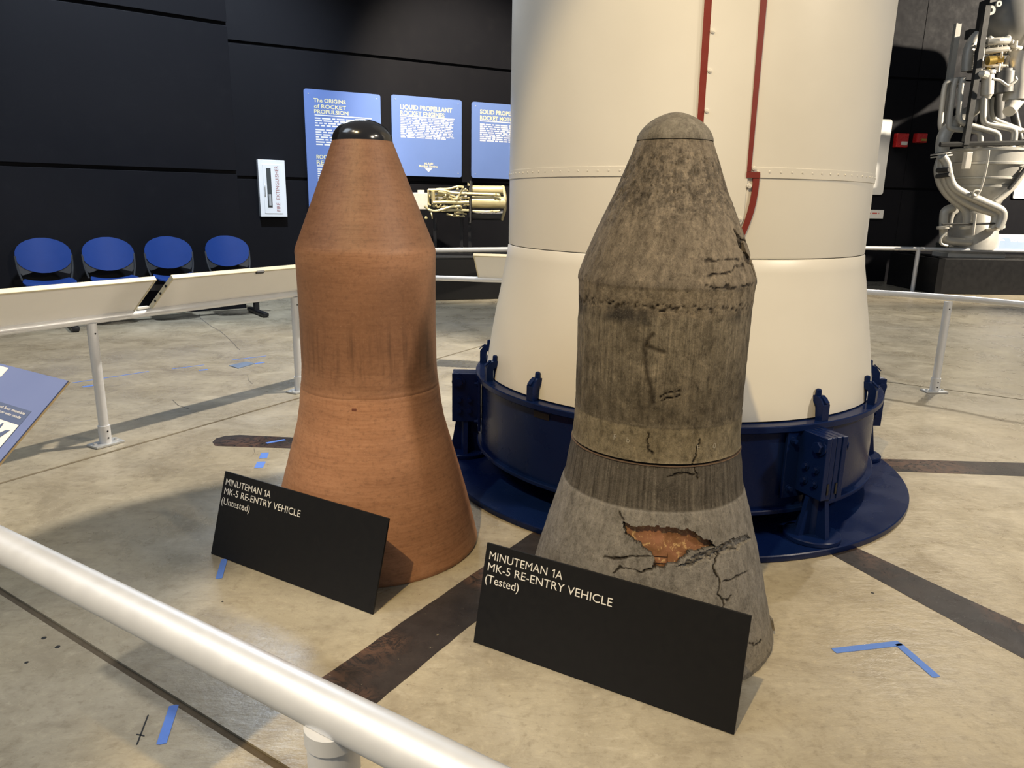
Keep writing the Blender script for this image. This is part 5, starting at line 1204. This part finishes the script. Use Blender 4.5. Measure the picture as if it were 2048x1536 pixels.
cl = [(1976, 84, 2016, 82, .055), (1970, 103, 2016, 98, .045), (1972, 120, 2008, 118, .050), (1993, 84, 1993, 100, .02), (2004, 98, 2002, 118, .02), (1960, 130, 2010, 132, .025), (1968, 95, 1962, 140, .02), (2032, 82, 2026, 140, .03), (2024, 92, 2042, 96, .03), (1998, 128, 1996, 144, .03), (2002, 118, 2004, 140, .02), (2018, 112, 2012, 135, .03), (1958, 148, 1972, 150, .06)]
for i, (u0, v0, u1, v1, r) in enumerate(cl):
    mb = MB(); mb.tube([E(u0, v0, -.55 + .05 * (i % 3)), E((u0 + u1) / 2, (v0 + v1) / 2 + (i % 3 - 1), -.6 + .05 * (i % 4)), E(u1, v1, -.55)], r, 10); ob('valve_tube', mb, GOLD if i == 2 else STEELL, ve)
mb = MB()
for i in range(46):
    u = random.uniform(1962, 2030); v = random.uniform(76, 142); mb.ball(E(u, v, random.uniform(-.5, -.2)), random.uniform(.02, .055), 8)
for i in range(26):
    u = random.uniform(1962, 2030); v = random.uniform(78, 140); mb.tube([E(u, v, -.45), E(u + random.uniform(-16, 16), v + random.uniform(-6, 6), -.4)], random.uniform(.012, .03), 6)
ob('small_fittings', mb, STEEL, ve, kind='stuff')
mb = MB(); mb.tube([E(1976, 146, -.5), E(1978, 128, -.5)], .035, 10); mb.cyl(E(1975, 122, -.62), E(1990, 120, -.62), .065, seg=14); ob('brass_valve', mb, GOLD, ve, label='brass coloured valve')
mb = MB(); mb.box(E(1985, 105, .1), (.62, .30, .62), None, .03); ob('pump_core', mb, STEELD, ve, smooth=False)
mb = MB(); mb.cyl(E(1990, 240, .1), E(1990, 150, .1), .16, seg=20); ob('central_duct', mb, STEELD, ve)
for p_, q_ in (((1958, 262, 0), (1985, 140, .1)), ((2040, 280, 0), (2020, 190, .1))): mb = MB(); mb.cyl(E(*p_), E(*q_), .065, seg=12); ob('thrust_strut', mb, STEELD, ve)
mb = MB(); mb.box(E(2000, 70, .25), (1.1, .14, .14)); ob('top_frame', mb, STEELD, ve, smooth=False); mb = MB(); mb.box(E(1965, 70, .25), (.10, .30, er(120))); ob('top_frame', mb, STEELD, ve, smooth=False)

a, b = E(2138, 318, .1), E(2138, 120, .1); b.x = a.x; b.y = a.y
mb = MB(); mb.lathe([(.05, 0), (.34, .02), (.50, .20), (.52, .25), (.50, .30), (.50, (b.z - a.z) - .3), (.54, (b.z - a.z) - .27), (.54, (b.z - a.z) - .2), (.40, b.z - a.z), (.05, (b.z - a.z) + .05)], a, None, 36); ob('shade_mass', mb, STEEL, ve)  # unseen mass added to widen the engine's shadow on the wall
pipe([(2110, 150), (2080, 160), (2062, 190)], .14, STEELL, -.1, .2, 'shade_mass_duct', 16); pipe([(2130, 316), (2110, 345), (2070, 365)], .10, STEELL, -.1, .2, 'shade_mass_duct', 16)  # unseen ducts added to tie the shadowing mass to the engine
# reader board on the far right barrier
q0 = gz(1941, 498, .745); q1 = gz(2120, 502, .745); t_ = (q1 - q0); t_.z = 0; wl = t_.length; t_.normalize(); n_ = Vector((-t_.y, t_.x, 0))
rt_ = aty(1932, 467, q0.y + .28)
root = thing('reader_board', 'blue sloped reader board with white header before the large vertical engine', 'sign', q0)
ey = Vector((n_.x * .30, n_.y * .30, rt_.z - q0.z)); h = ey.length; ey.normalize(); nn = t_.cross(ey); o = Vector((q0.x, q0.y, q0.z)) - t_ * .02
mb = MB(); mb.box(o + t_ * wl / 2 + ey * h / 2 - nn * .012, (wl, h, .022), (t_, ey, nn)); ob('board', mb, WHITE, root, smooth=False)
mb = MB(); mb.box(o + t_ * (wl / 2) + ey * h * .39, (wl - .03, h * .76, .003), (t_, ey, nn)); ob('graphic_face', mb, simple('bright_blue_print', (0.27, 0.36, 0.64), 0.4), root, smooth=False)
mb = MB(); bars(mb, o + t_ * .05 + ey * h * .74 + nn * .002, t_, ey, .62, 4, h * .065, h * .038, .1, .05, .012); ob('print', mb, WHITE, root, smooth=False); mb = MB(); bars(mb, o + t_ * .74 + ey * h * .74 + nn * .002, t_, ey, .62, 4, h * .065, h * .038, .1, .05, .012); ob('print', mb, WHITE, root, kind='stuff', smooth=False)
